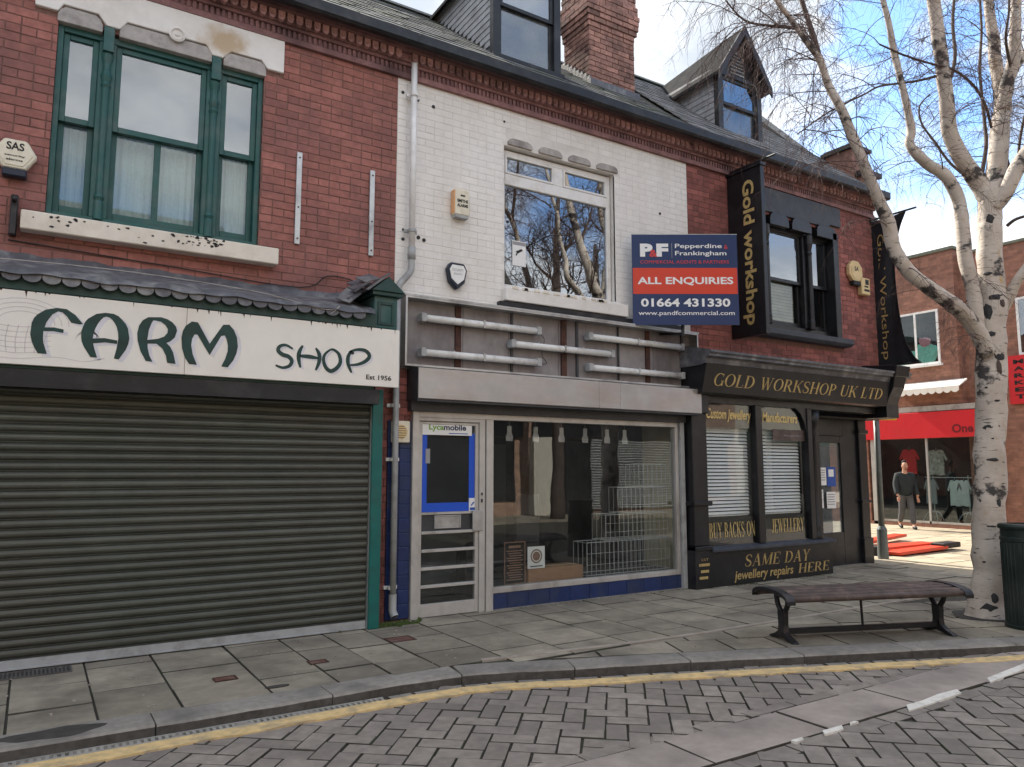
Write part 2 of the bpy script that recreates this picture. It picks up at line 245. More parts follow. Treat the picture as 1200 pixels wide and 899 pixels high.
def birch_bark(name,dark=.5):
    m=bpy.data.materials.new(name); m.use_nodes=True; MATS[name]=m; n=m.node_tree.nodes; l=m.node_tree.links; b=n['Principled BSDF']; b.inputs['Roughness'].default_value=.75
    g=n.new('ShaderNodeNewGeometry')
    def N(sc,s,det=5):
        mp=n.new('ShaderNodeMapping'); mp.inputs['Scale'].default_value=s; l.new(g.outputs['Position'],mp.inputs[0]); t=n.new('ShaderNodeTexNoise'); t.inputs['Scale'].default_value=sc; t.inputs['Detail'].default_value=det; t.inputs['Roughness'].default_value=.65; l.new(mp.outputs[0],t.inputs[0]); return t.outputs[0]
    def ramp(x,a,b_):
        q=n.new('ShaderNodeMapRange'); l.new(x,q.inputs[0]); q.inputs[1].default_value=a; q.inputs[2].default_value=b_; return q.outputs[0]
    def MIX(f,a,c):
        q=n.new('ShaderNodeMix'); q.data_type='RGBA'; l.new(f,q.inputs[0])
        for i,x in ((6,a),(7,c)):
            if hasattr(x,'links'): l.new(x,q.inputs[i])
            else: q.inputs[i].default_value=(*x,1)
        return q.outputs[2]
    c=MIX(ramp(N(3,(1,1,1)),.35,.7),(.58,.52,.46),(.42,.35,.29))
    c=MIX(ramp(N(5,(1,1,.6)),.6,.75),c,(.42,.30,.18))
    lent=ramp(N(6,(1,1,7),3),.62,.68); c=MIX(lent,c,(.07,.06,.055))
    patch=ramp(N(2.2,(1.2,1.2,1.6),7),.60-dark*.08,.66-dark*.08); c=MIX(patch,c,(.045,.04,.038))
    l.new(c,b.inputs['Base Color']); bp=n.new('ShaderNodeBump'); bp.inputs['Strength'].default_value=.6; bp.inputs['Distance'].default_value=.012; l.new(N(9,(1,1,4)),bp.inputs['Height']); l.new(bp.outputs[0],b.inputs['Normal']); return m
birch_bark('bark_trunk',.4); birch_bark('bark_limb',.7)
mat('bark_dark',(.085,.06,.05),.8,var=.3,scale=20,bump=.3); mat('bark_twig',(.10,.062,.055),.8,var=.3,bump=0)
# ------------------------------------------------------------------ builders
def wm(o):
    if o is None: return Matrix.Identity(4)
    b=Matrix.LocRotScale(o.location,o.rotation_euler,o.scale)
    return wm(o.parent)@o.matrix_parent_inverse@b if o.parent else b
def setp(o,p):
    o.parent=p; o.matrix_parent_inverse=wm(p).inverted()
def tag(o,label=None,cat=None,group=None,kind=None):
    if label: o['label']=label
    if cat: o['category']=cat
    if group: o['group']=group
    if kind: o['kind']=kind
    return o
def thing(name,label,cat,loc=(0,0,0),group=None,rz=0):
    o=bpy.data.objects.new(name,None); COL.objects.link(o); o.location=loc; o.rotation_euler=(0,0,rz); o.empty_display_size=.1
    return tag(o,label,cat,group)
def link(name,me,parent=None,loc=None,scale=None,rot=None):
    o=bpy.data.objects.new(name,me); COL.objects.link(o)
    if loc is not None: o.location=loc
    if scale is not None: o.scale=scale
    if rot is not None: o.rotation_euler=rot
    if parent is not None: setp(o,parent)
    return o
class MB:
    def __init__(s): s.v=[]; s.f=[]; s.t=[]
    def add(s,vs,fs,tone=0):
        n=len(s.v); s.v+= [tuple(v) for v in vs]; s.f+=[tuple(i+n for i in f) for f in fs]; s.t+=[tone]*len(fs); return s
    def box(s,x0,x1,y0,y1,z0,z1,tone=0):
        return s.add([(x0,y0,z0),(x1,y0,z0),(x1,y1,z0),(x0,y1,z0),(x0,y0,z1),(x1,y0,z1),(x1,y1,z1),(x0,y1,z1)],[(0,3,2,1),(4,5,6,7),(0,1,5,4),(1,2,6,5),(2,3,7,6),(3,0,4,7)],tone)
    def prism(s,poly,axis,a,b,tone=0):
        """poly of 2D points swept along an axis ('x': (y,z), 'y': (x,z), 'z': (x,y))"""
        m={'x':lambda p,t:(t,p[0],p[1]),'y':lambda p,t:(p[0],t,p[1]),'z':lambda p,t:(p[0],p[1],t)}[axis]; k=len(poly)
        return s.add([m(p,a) for p in poly]+[m(p,b) for p in poly],[tuple(range(k-1,-1,-1)),tuple(range(k,2*k))]+[(i,(i+1)%k,k+(i+1)%k,k+i) for i in range(k)],tone)
    def tube(s,pts,rad,n=8,cap=True):
        pts=[Vector(p) for p in pts]; rad=rad if isinstance(rad,(list,tuple)) else [rad]*len(pts); base=len(s.v); pu=None
        for i,p in enumerate(pts):
            d=(pts[min(i+1,len(pts)-1)]-pts[max(i-1,0)]); d=d.normalized() if d.length>1e-9 else Vector((0,0,1))
            if pu is None: pu=Vector((1,0,0)) if abs(d.x)<.8 else Vector((0,1,0))
            u=(pu-d*pu.dot(d)).normalized(); w=d.cross(u); pu=u
            for k in range(n):
                a=2*math.pi*k/n; s.v.append(tuple(p+(u*math.cos(a)+w*math.sin(a))*rad[i]))
        for i in range(len(pts)-1):
            for k in range(n):
                a=base+i*n+k; b=base+i*n+(k+1)%n; s.f.append((a,b,b+n,a+n)); s.t.append(0)
        if cap and n>3:
            s.f.append(tuple(base+k for k in range(n-1,-1,-1))); s.f.append(tuple(base+(len(pts)-1)*n+k for k in range(n))); s.t+=[0,0]
        return s
    def frame(s,x0,x1,y0,y1,z0,z1,w,wt=None,wb=None):
        wt=w if wt is None else wt; wb=w if wb is None else wb
        s.box(x0,x0+w,y0,y1,z0,z1); s.box(x1-w,x1,y0,y1,z0,z1); s.box(x0+w,x1-w,y0+.001,y1,z1-wt,z1); return s.box(x0+w,x1-w,y0+.001,y1,z0,z0+wb)
    def lathe(s,prof,c,n=24):
        base=len(s.v)
        for r,z in prof:
            for k in range(n): a=2*math.pi*k/n; s.v.append((c[0]+r*math.cos(a),c[1]+r*math.sin(a),c[2]+z))
        for i in range(len(prof)-1):
            for k in range(n): a=base+i*n+k; b=base+i*n+(k+1)%n; s.f.append((a,b,b+n,a+n)); s.t.append(0)
        s.f.append(tuple(base+(len(prof)-1)*n+k for k in range(n))); s.t.append(0); return s
    def mesh(s,name,m,smooth=False):
        me=bpy.data.meshes.new(name); me.from_pydata(s.v,[],s.f); me.materials.append(MATS[m])
        if any(s.t):
            a=me.attributes.new('tone','FLOAT','FACE'); a.data.foreach_set('value',s.t)
        if smooth: me.polygons.foreach_set('use_smooth',[True]*len(me.polygons))
        me.update(); return me
    def build(s,name,m,parent=None,smooth=False,bevel=0,kind=None,label=None):
        o=link(name,s.mesh(name,m,smooth),parent)
        if bevel:
            b=o.modifiers.new('edge','BEVEL'); b.width=bevel; b.segments=1; b.limit_method='ANGLE'; b.angle_limit=R(40); b.use_clamp_overlap=True
        return tag(o,label,kind=kind)
def catmull(P,k=4):
    """P: tuples of numbers, smooth curve through them"""
    out=[]
    for i in range(len(P)-1):
        p0=P[max(i-1,0)];p1=P[i];p2=P[i+1];p3=P[min(i+2,len(P)-1)]
        for j in range(k):
            t=j/k; out.append(tuple(.5*((2*b)+(-a+c)*t+(2*a-5*b+4*c-d)*t*t+(-a+3*b-3*c+d)*t**3) for a,b,c,d in zip(p0,p1,p2,p3)))
    out.append(tuple(P[-1])); return out
# lettering -------------------------------------------------------
def text2d(s,bold=0,spacing=1):
    c=bpy.data.curves.new('t','FONT'); c.body=s; c.resolution_u=3; c.offset=bold; c.space_character=spacing
    o=bpy.data.objects.new('t',c); COL.objects.link(o); bpy.context.view_layer.update()
    me=bpy.data.meshes.new_from_object(o.evaluated_get(bpy.context.evaluated_depsgraph_get()))
    v=[(p.co.x,p.co.y) for p in me.vertices]; f=[tuple(p.vertices) for p in me.polygons]
    bpy.data.objects.remove(o); bpy.data.curves.remove(c); bpy.data.meshes.remove(me); return v,f
def place2d(name,v,f,o,u,w,W_,H_,m,parent,shear=0,label=None,keep=None):
    """fit 2D outlines to width W_ and height H_ at origin o along u (right) and w (up)"""
    x0=min(p[0] for p in v); x1=max(p[0] for p in v); y0=min(p[1] for p in v); y1=max(p[1] for p in v)
    if keep: y0,y1=keep
    o=Vector(o);u=Vector(u);w=Vector(w); vs=[]
    for x,y in v:
        a=(x-x0)/(x1-x0)*W_; b=(y-y0)/(y1-y0)*H_; vs.append(o+u*(a+shear*b)+w*b)
    mb=MB(); mb.add(vs,f); return mb.build(name,m,parent,label=label)
def text(s,o,u,w,W_,H_,m,parent,bold=0,shear=0,spacing=1,name='lettering'):
    v,f=text2d(s,bold,spacing); return place2d(name,v,f,o,u,w,W_,H_,m,parent,shear)
X_=(1,0,0);Z_=(0,0,1);F_=(0,-1,0)
def ring(cx,cy,rx,ry,tx,ty,a0=0,a1=360,n=18):
    P=[];
    for i in range(n+1):
        a=R(a0+(a1-a0)*i/n); P.append((cx+rx*math.cos(a),cy+ry*math.sin(a))); P.append((cx+(rx-tx)*math.cos(a),cy+(ry-ty)*math.sin(a)))
    return P,[(2*i,2*i+2,2*i+3,2*i+1) for i in range(n)]
def stroke2(pts,ws):
    P=[];k=len(pts); ws=ws if isinstance(ws,(list,tuple)) else [ws]*k
    for i,p in enumerate(pts):
        a=pts[max(i-1,0)];b=pts[min(i+1,k-1)]; d=math.hypot(b[0]-a[0],b[1]-a[1]) or 1; nx,ny=-(b[1]-a[1])/d,(b[0]-a[0])/d
        P.append((p[0]+nx*ws[i]/2,p[1]+ny*ws[i]/2)); P.append((p[0]-nx*ws[i]/2,p[1]-ny*ws[i]/2))
    return P,[(2*i,2*i+2,2*i+3,2*i+1) for i in range(k-1)]
K=.15;H=.05
def stem(x,a=0,b=1,w=K,s0=True,s1=True):
    L=[stroke2([(x,a),(x,b)],w)]
    if s0: L.append(stroke2([(x-w*.95,a+.02),(x+w*.95,a+.02)],.045))
    if s1: L.append(stroke2([(x-w*.95,b-.02),(x+w*.95,b-.02)],.045))
    return L
def bar(x0,y0,x1,y1,w=H): return [stroke2([(x0,y0),(x1,y1)],w)]
def serif(x,y,w=.13): return [stroke2([(x-w,y),(x+w,y)],.045)]
def sc(cx,cy,h,w): # letter S
    P=[(w*.88,.74*h),(w*.8,.9*h),(w*.5,.975*h),(w*.2,.9*h),(w*.13,.74*h),(w*.25,.6*h),(w*.5,.5*h),(w*.76,.4*h),(w*.88,.25*h),(w*.78,.09*h),(w*.5,.025*h),(w*.2,.09*h),(w*.1,.28*h)]
    return [stroke2(catmull([(a+cx,b+cy) for a,b in P],3),[.05+.085*max(0,math.sin(math.pi*min(1,max(0,(i-7)/23)))) for i in range(37)])]
GL={
'G':(.80,lambda:[ring(.42,.5,.40,.5,.14,.05,50,318)]+stem(.70,.05,.44,K*.9,False,True)+bar(.66,.72,.68,.98,.03)),
'O':(.86,lambda:[ring(.43,.5,.42,.5,.15,.045,0,360,24)]),
'L':(.66,lambda:stem(.16)+bar(.1,.025,.62,.025)+bar(.605,.02,.625,.26,.04)),
'D':(.82,lambda:stem(.16)+[ring(.3,.5,.49,.5,.15,.05,-90,90)]+bar(.1,.975,.32,.975)+bar(.1,.025,.32,.025)),
'W':(1.12,lambda:bar(.14,1,.38,0,.13)+bar(.38,0,.58,.95,.045)+bar(.54,1,.78,0,.13)+bar(.78,0,1.0,1,.045)+serif(.12,.98)+serif(.54,.98)+serif(1.0,.98,.09)),
'R':(.82,lambda:stem(.16)+[ring(.32,.735,.33,.26,.14,.045,-90,90)]+bar(.1,.975,.34,.975)+bar(.2,.475,.34,.475)+bar(.40,.48,.72,.02,.13)+bar(.66,.02,.82,.02,.045)),
'K':(.84,lambda:stem(.16)+bar(.22,.42,.68,.96,.045)+bar(.36,.6,.74,.02,.13)+serif(.68,.98,.11)+serif(.74,.02,.1)),
'S':(.62,lambda:sc(0,0,1,.62)),
'H':(.86,lambda:stem(.16)+stem(.70)+bar(.16,.5,.7,.5)),
'P':(.70,lambda:stem(.16)+[ring(.30,.72,.36,.275,.14,.045,-90,90)]+bar(.1,.975,.32,.975)+bar(.2,.46,.32,.46)),
'U':(.84,lambda:stem(.16,.3,1,K,False,True)+stem(.70,.3,1,.06,False,True)+[ring(.415,.3,.33,.3,.14,.05,180,270)]+[ring(.43,.3,.30,.3,.06,.05,270,360)]),
'T':(.72,lambda:stem(.36,0,1,K,True,False)+bar(.03,.975,.69,.975)+bar(.045,1,.03,.74,.035)+bar(.675,1,.69,.74,.035)),
'A':(.84,lambda:bar(.12,0,.40,1,.05)+bar(.40,1,.70,0,.145)+bar(.22,.36,.58,.36)+serif(.12,.02,.1)+serif(.70,.02,.12)),
'M':(1.0,lambda:stem(.14,0,1,.055)+stem(.84)+bar(.14,1,.46,.05,.13)+bar(.46,.05,.82,1,.045)),
'E':(.68,lambda:stem(.16)+bar(.1,.975,.62,.975)+bar(.1,.025,.64,.025)+bar(.2,.5,.46,.5)+bar(.615,.98,.63,.76,.035)+bar(.635,.02,.65,.26,.035)+bar(.46,.4,.46,.6,.03)),
'Y':(.78,lambda:stem(.40,0,.48,K,True,False)+bar(.12,1,.40,.44,.14)+bar(.40,.44,.66,1,.045)+serif(.12,.98)+serif(.66,.98,.1)),
'B':(.74,lambda:stem(.16)+[ring(.30,.745,.31,.255,.13,.045,-90,90)]+[ring(.32,.265,.35,.265,.14,.045,-90,90)]+bar(.1,.975,.32,.975)+bar(.1,.025,.34,.025)+bar(.2,.505,.34,.505)),
'C':(.74,lambda:[ring(.42,.5,.40,.5,.14,.05,45,315)]+bar(.68,.74,.70,.98,.03)),
'N':(.86,lambda:stem(.14,0,1,.055)+stem(.72,0,1,.055,False,True)+bar(.12,1,.72,0,.14)),
'J':(.5,lambda:stem(.34,.2,1,K,False,True)+[ring(.2,.2,.215,.2,.14,.05,180,360)]),
'I':(.34,lambda:stem(.17)),' ':(.36,lambda:[]),
}
def serif_text(s,gap=.06):
    v=[];f=[];x=0
    for ch in s:
        w,fn=GL[ch]
        for P,Fs in fn():
            n=len(v); v+=[(a+x,b) for a,b in P]; f+=[tuple(i+n for i in q) for q in Fs]
        x+=w+gap
    return v,f
def stext(s,o,u,w,W_,H_,m,parent,shear=0,name='lettering'):
    v,f=serif_text(s); return place2d(name,v,f,o,u,w,W_,H_,m,parent,shear,keep=(0,1))
def poly2d(name,polys,y,m,parent,cx=0,cz=0):
    mb=MB()
    for i,P in enumerate(polys): mb.add([(a+cx,y-.00025*i,b+cz) for a,b in P],[tuple(range(len(P)))])
    return mb.build(name,m,parent)
# ------------------------------------------------------------------ bricks
BR_V=[(0,1,0),(1,1,0),(1,1,1),(0,1,1),(0,.12,0),(1,.12,0),(1,.12,1),(0,.12,1),(.014,0,.045),(.986,0,.045),(.986,0,.955),(.014,0,.955)]
BR_F=[(8,9,10,11),(4,5,9,8),(5,6,10,9),(6,7,11,10),(7,4,8,11),(0,1,5,4),(1,2,6,5),(2,3,7,6),(3,0,4,7)]
BRICK_ME={}
def brick_mesh(m):
    if m not in BRICK_ME: BRICK_ME[m]=MB().add(BR_V,BR_F).mesh('brick',m)
    return BRICK_ME[m]
def project(p):
    """rough test of what the photograph can show, only used to choose which bricks become parts"""
    th=R(57.64); F0=Vector((math.cos(th),math.sin(th),0)); Rr=Vector((math.sin(th),-math.cos(th),0)); d=Vector(p)-CAM; z=d.dot(F0)
    return z,d.dot(Rr)/max(z,.01),d.z/max(z,.01)
def in_view(p):
    z,a,b=project(p); return z>0 and abs(a)<.70 and -.42<b<.66
def bricks(parent,x0,x1,z0,z1,y,holes,m,cap=290,h=.083,L=.235,j=.009,depth=.03,name='brick',wob=.002,seed=1,header=5):
    r=random.Random(seed); out=[]; row=0; z=z0
    while z<z1-.01:
        zt=min(z+h-j,z1); x=x0-r.choice((0,.5))*0-(L/2 if row%2 else 0); LL=L if row%header else L/2
        while x<x1:
            a,b=max(x,x0),min(x+LL-j,x1); x+=LL
            if b-a<.03: continue
            segs=[(a,b)]
            for hx0,hx1,hz0,hz1 in holes:
                if zt>hz0+.005 and z<hz1-.005:
                    ns=[]
                    for s,e in segs:
                        if e<=hx0 or s>=hx1: ns.append((s,e))
                        else:
                            if hx0-s>.025: ns.append((s,hx0))
                            if e-hx1>.025: ns.append((hx1,e))
                    segs=ns
            out+=[(s,e,z,zt) for s,e in segs]
        z+=h; row+=1
    vis=[b for b in out if in_view(((b[0]+b[1])/2,y,(b[2]+b[3])/2))]; rest=[b for b in out if b not in set(vis)]
    vis.sort(key=lambda b:project(((b[0]+b[1])/2,y,b[2]))[0]/((b[1]-b[0])*(b[3]-b[2]))**.5)
    rest+=vis[cap:]; vis=vis[:cap]; me=brick_mesh(m)
    for a,b,c,d in vis:
        link(name,me,parent,(a,y+r.uniform(-wob,wob),c),(b-a,depth,d-c))
    if rest:
        mb=MB()
        for a,b,c,d in rest:
            yy=y+r.uniform(-wob,wob); mb.add([(a+(b-a)*p[0],yy+depth*p[1],c+(d-c)*p[2]) for p in BR_V],BR_F,r.random()+.001)
        mb.build(name,m,parent,kind='stuff')
def wall_mb(x0,x1,z0,z1,y0,y1,holes):
    xs=sorted({x0,x1,*[min(max(h[i],x0),x1) for h in holes for i in (0,1)]}); zs=sorted({z0,z1,*[min(max(h[i],z0),z1) for h in holes for i in (2,3)]}); mb=MB()
    for a,b in zip(xs,xs[1:]):
        run=None
        for c,d in zip(zs,zs[1:]):
            cx,cz=(a+b)/2,(c+d)/2
            if any(h[0]<cx<h[1] and h[2]<cz<h[3] for h in holes):
                if run: mb.box(a,b,y0,y1,*run); run=None
            else: run=[run[0],d] if run else [c,d]
        if run: mb.box(a,b,y0,y1,*run)
    return mb
WY=7.60
# ------------------------------------------------------------------ ground
def off_path(P,d):
    out=[]
    for i,p in enumerate(P):
        a=P[max(i-1,0)];b=P[min(i+1,len(P)-1)]; l=math.hypot(b[0]-a[0],b[1]-a[1]); nx,ny=-(b[1]-a[1])/l,(b[0]-a[0])/l
        out.append((p[0]+nx*d,p[1]+ny*d))
    return out
KERB=[(-9,5.36),(-2,5.36),(0,5.36),(1.2,5.365),(1.9,5.375),(2.5,5.385),(2.95,5.35),(3.35,5.23),(3.81,5.04),(4.4,4.83),(5.12,4.55),(6.0,4.20),(6.83,3.87),(7.78,3.49),(9.5,2.80),(12,1.8),(16,.2),(22,-2.2)]
KS=catmull(KERB,4)
def strip(P,o0,o1,z0,z1,name,m,parent=None,wav=0,seed=0):
    r=random.Random(seed); A=off_path(P,o0); B=off_path(P,o1); mb=MB(); n=len(P)
    if wav: A=[(x,y+r.uniform(-wav,wav)) for x,y in A]; B=[(x,y+r.uniform(-wav,wav)) for x,y in B]
    mb.add([(x,y,z1) for x,y in A]+[(x,y,z1) for x,y in B]+[(x,y,z0) for x,y in A]+[(x,y,z0) for x,y in B],
      [q for i in range(n-1) for q in ((i,i+1,n+i+1,n+i),(2*n+i,2*n+i+1,i+1,i),(n+i,n+i+1,3*n+i+1,3*n+i))])
    return mb.build(name,m,parent)
g=MB(); g.box(-300,600,-300,600,-.5,-.20); tag(g.build('ground','ground_grey'),kind='structure')
road=MB(); road.box(-14,45,-4.6,5.5,-.18,-.083); road=tag(road.build('road','joint_dark'),kind='structure')
inner=off_path(KS,.25)
pv=MB(); pv.prism([(x,y) for x,y in inner if x<21]+[(45,-2),(45,40),(-9,40)],'z',-.19,-.012); pav=tag(pv.build('pavement','joint_dark'),kind='structure')
def clip(P,a,b,c):
    out=[]
    for i in range(len(P)):
        p,q=P[i],P[(i+1)%len(P)]; dp=a*p[0]+b*p[1]-c; dq=a*q[0]+b*q[1]-c
        if dp<=0: out.append(p)
        if dp*dq<0: t=dp/(dp-dq); out.append((p[0]+(q[0]-p[0])*t,p[1]+(q[1]-p[1])*t))
    return out
def flag(P,m,r,parent=pav,gap=.006,name='paving_flag',base=-.03,top=0.0):
    if len(P)<3: return
    cx=sum(p[0] for p in P)/len(P); cy=sum(p[1] for p in P)/len(P)
    area=abs(sum(P[i][0]*P[(i+1)%len(P)][1]-P[(i+1)%len(P)][0]*P[i][1] for i in range(len(P))))/2
    if area<.01: return
    def ins(p,d): l=math.hypot(p[0]-cx,p[1]-cy); k=max(0,(l-d*1.35)/l); return (cx+(p[0]-cx)*k,cy+(p[1]-cy)*k)
    z=top+r.uniform(-.003,.003); tx,ty=r.uniform(-.006,.006),r.uniform(-.006,.006); zz=lambda p:z+(p[0]-cx)*tx+(p[1]-cy)*ty
    A=[ins(p,gap) for p in P]; B=[ins(p,gap+.004) for p in P]; n=len(P); mb=MB()
    mb.add([(x,y,base) for x,y in A]+[(x,y,zz((x,y))-.006) for x,y in A]+[(x,y,zz((x,y))) for x,y in B],
        [tuple(range(2*n,3*n))]+[(i,(i+1)%n,n+(i+1)%n,n+i) for i in range(n)]+[(n+i,n+(i+1)%n,2*n+(i+1)%n,2*n+i) for i in range(n)])
    o=mb.build(name,m,parent); o.data.materials.append(MATS['joint_dark']); o.data.polygons.foreach_set('material_index',[0]+[1]*(2*n))
r=random.Random(5)
x=-1.55
while x<12.2:                                             # grey flags laid in courses running up to the shop fronts
    w=r.choice((.42,.5,.6,.68,.5)); y=5.63 if x+w*.5<3.35 else 5.435; y0=y; x1=min(x+w,12.2)
    y+=r.uniform(-.25,0)
    while y<7.62:
        l=r.choice((.45,.6,.62,.75,.55)); flag([(x,max(y,y0)),(x1,max(y,y0)),(x1,min(y+l,7.64)),(x,min(y+l,7.64))],'flag_stone',r); y+=l
    x=x1
ca,sa=math.cos(R(-21.5)),math.sin(R(-21.5))               # flags beside the curved kerb follow its line
for row in range(4):
    u=-1.2+r.uniform(0,.4); v0=row*.46; v1=v0+.46
    while u<9.5:
        l=r.choice((.5,.62,.75,.6)); P=[(u,v0),(u+l,v0),(u+l,v1),(u,v1)]; P=[(4.0+a*ca-b*sa,5.26+a*sa+b*ca) for a,b in P]
        P=clip(P,0,1,5.385); P=clip(P,-1,0,-3.3); P=clip(P,1,0,12.2); P=clip(P,-.37,-.929,-6.41)
        if P: flag(P,'flag_stone',r)
        u+=l
x=12.2
while x<21.2:                                              # buff flags of the side street
    w=r.choice((.9,.75,1.05)); y=1.2+r.uniform(0,.5)
    while y<17:
        l=r.choice((.6,.75,.6,.9)); P=[(x,y),(x+w,y),(x+w,y+l),(x,y+l)]; P=clip(P,-.37,-.929,-6.41)
        if P and in_view((x,y,0)): flag(P,'flag_buff',r)
        y+=l
    x+=w
for o,xx in ((0,0),): pass
bf=MB(); bf.prism([(12.2,1.2),(21.2,1.2),(21.2,40),(12.2,40)],'z',-.03,-.008); tag(bf.build('pavement_bed','seam_pale',pav))
sp=[(3.28,5.66),(3.9,5.57),(4.7,5.47),(5.7,5.41),(7.5,5.40),(9.8,5.40),(12.2,5.41)]
strip(catmull(sp,4),-.028,.028,-.03,.0075,'seam_strip','seam_pale',pav,wav=.004)
kerb=thing('kerb',None,None,(0,5.36,0)); kerb['kind']='structure'
KL=[-2.2,-1.1,-.25,.75,1.9,2.93,3.8,4.75,5.72,6.7,7.7,8.7,9.8,11,12.2,13.6,15]
def kpt(x):
    for a,b in zip(KS,KS[1:]):
        if a[0]<=x<=b[0]: t=(x-a[0])/(b[0]-a[0]); return (x,a[1]+(b[1]-a[1])*t)
for a,b in zip(KL,KL[1:]):
    P=[kpt(a+.005+(b-a-.010)*i/6) for i in range(7)]; A=P; B=off_path(P,.015); C=off_path(P,.285); n=7; zt=.002+r.uniform(-.003,.003); mb=MB(); 
    A=[(x,y+r.uniform(-.004,.004)) for x,y in A]
    mb.add([(x,y,-.12) for x,y in A]+[(x,y,zt-.014+r.uniform(-.003,.002)) for x,y in A]+[(x,y,zt+r.uniform(-.001,.001)) for x,y in B]+[(x,y,zt) for x,y in C]+[(x,y,-.12) for x,y in C],
      [(k*n+i,k*n+i+1,(k+1)*n+i+1,(k+1)*n+i) for k in range(4) for i in range(n-1)]+[(0,n,2*n,3*n,4*n),(n-1,5*n-1,4*n-1,3*n-1,2*n-1)])
    o=mb.build('kerb_stone','kerb_stone',kerb); o.data.materials.append(MATS['kerb_shade_grime'])
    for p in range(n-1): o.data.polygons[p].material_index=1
# paving blocks of the carriageway
TB_V=[(0,0,0),(1,0,0),(1,1,0),(0,1,0),(0,0,.86),(1,0,.86),(1,1,.86),(0,1,.86),(.014,.028,1),(.986,.028,1),(.986,.972,1),(.014,.972,1)]
TB_F=[(8,9,10,11),(0,1,5,4),(1,2,6,5),(2,3,7,6),(3,0,4,7),(4,5,9,8),(5,6,10,9),(6,7,11,10),(7,4,8,11)]
def grimy(me,k=9,tops=(0,)):
    me.materials.append(MATS['joint_dark']); me.polygons.foreach_set('material_index',[0 if i%k in tops else 1 for i in range(len(me.polygons))]); return me
blk={m:grimy(MB().add(TB_V,TB_F).mesh('paving_block',m)) for m in ('road_block','road_block_grey')}
def kerb_dist(x,y): # signed distance on the road side of the kerb face
    return min(math.hypot(x-a[0],y-a[1]) for a in KS)*(1 if y<(kpt(x) or (0,9))[1] else -1)
cand=[]
def herring(cx,cy,ang,w,test,m):
    c,s=math.cos(ang),math.sin(ang)
    for i in range(-80,80):
        for j in range(-80,80):
            k=(i-j)%4
            if k not in (0,3): continue
            lx,ly=(2*w,w) if k==0 else (w,2*w)
            mx,my=i*w+lx/2,j*w+ly/2; X,Y=cx+mx*c-my*s,cy+mx*s+my*c
            if not test(X,Y) or not in_view((X,Y,-.07)): continue
            cand.append((X,Y,i*w,j*w,lx,ly,ang,cx,cy,m))
herring(4,4,R(50),.142,lambda x,y:y>3.57 and y<5.6 and kerb_dist(x,y)>.11,'road_block')
herring(4,2,R(48),.142,lambda x,y:.6<y<3.10,'road_block_grey')
for xx in range(0,60):
    X=-.5+xx*.235
    if in_view((X,3.07,-.07)): cand.append((X,3.09,X,3.03,.235,.135,0,0,0,'road_block_grey'))
    if in_view((X,3.66,-.07)): cand.append((X,3.66,X,3.60,.235,.115,0,0,0,'band_slab') if 0 else (X,3.66,X,3.60,.47 if xx%2==0 else 0,.115,0,0,0,'road_block'))
cand=[c for c in cand if c[4]>0]; cand.sort(key=lambda c:c[0]*.533+c[1]*.846)
rest={}
for q,(X,Y,u,v,lx,ly,ang,cx,cy,m) in enumerate(cand):
    c,s=math.cos(ang),math.sin(ang); j=.006; zt=-.070+r.uniform(-.004,.004); u+=j/2; v+=j/2; lx-=j; ly-=j
    if q<298: link('paving_block',blk[m],road,(cx+u*c-v*s,cy+u*s+v*c,zt-.05),(lx,ly,.05),(0,0,ang+r.uniform(-.012,.012)))
    else: rest.setdefault(m,MB()).add([(cx+(u+lx*p[0])*c-(v+ly*p[1])*s,cy+(u+lx*p[0])*s+(v+ly*p[1])*c,zt-.05+.05*p[2]) for p in TB_V],TB_F,r.random()+.001)
for m,mb in rest.items(): grimy(mb.build('paving_block',m,road,kind='stuff').data)
x=-.6
while x<13:                                               # smooth slab band across the road
    l=r.uniform(.85,1.2); flag([(x,3.165),(x+l,3.165),(x+l,3.585),(x,3.585)],'band_slab',r,road,.003,'band_slab',-.15,-.0605); x+=l
KX=[p for p in KS if -2<p[0]<14]
strip([(x,y) for x,y in catmull([p for p in KX if p[0]<2.3],2)],-.08,-.018,-.12,-.084,'channel_bed','ink_black',road)
dg=MB(); x=-1.2
while x<2.25: dg.box(x,x+.020,5.285,5.342,-.082,-.0675); x+=.040
for yy in (5.262,5.342): dg.box(-1.2,2.27,yy,yy+.022,-.09,-.066)
dg.build('drain_grid','drain_grey',road,kind='stuff')
x=2.3
while x<11:                                                # narrow row of setts between kerb and yellow line
    P=[kpt(x+.004),kpt(x+.2)]; A=off_path(P,-.02); B=off_path(P,-.125); flag([A[0],A[1],B[1],B[0]],'kerb_stone',r,road,.003,'channel_sett',-.14,-.071); x+=.21
YP=[p for p in catmull([p for p in KERB if -3<p[0]<17],9) if -2.4<p[0]<15]
def ystrip():
    n=len(YP); rr=random.Random(3); A=off_path(YP,-.125); B=off_path(YP,-.268); wob=lambda i,a:a*math.sin(i*.9)+rr.uniform(-a,a)
    A=[(x,y+wob(i,.005)) for i,(x,y) in enumerate(A)]; B=[(x,y+wob(i,.010)) for i,(x,y) in enumerate(B)]
    mb=MB(); mb.add([(x,y,-.0582) for x,y in A]+[(x,y,-.0582) for x,y in B]+[(x,y,-.075) for x,y in A]+[(x,y,-.075) for x,y in B],[q for i in range(n-1) for q in ((i,i+1,n+i+1,n+i),(2*n+i,2*n+i+1,i+1,i),(n+i,n+i+1,3*n+i+1,3*n+i))]); mb.build('yellow_line','paint_yellow',road)
ystrip()
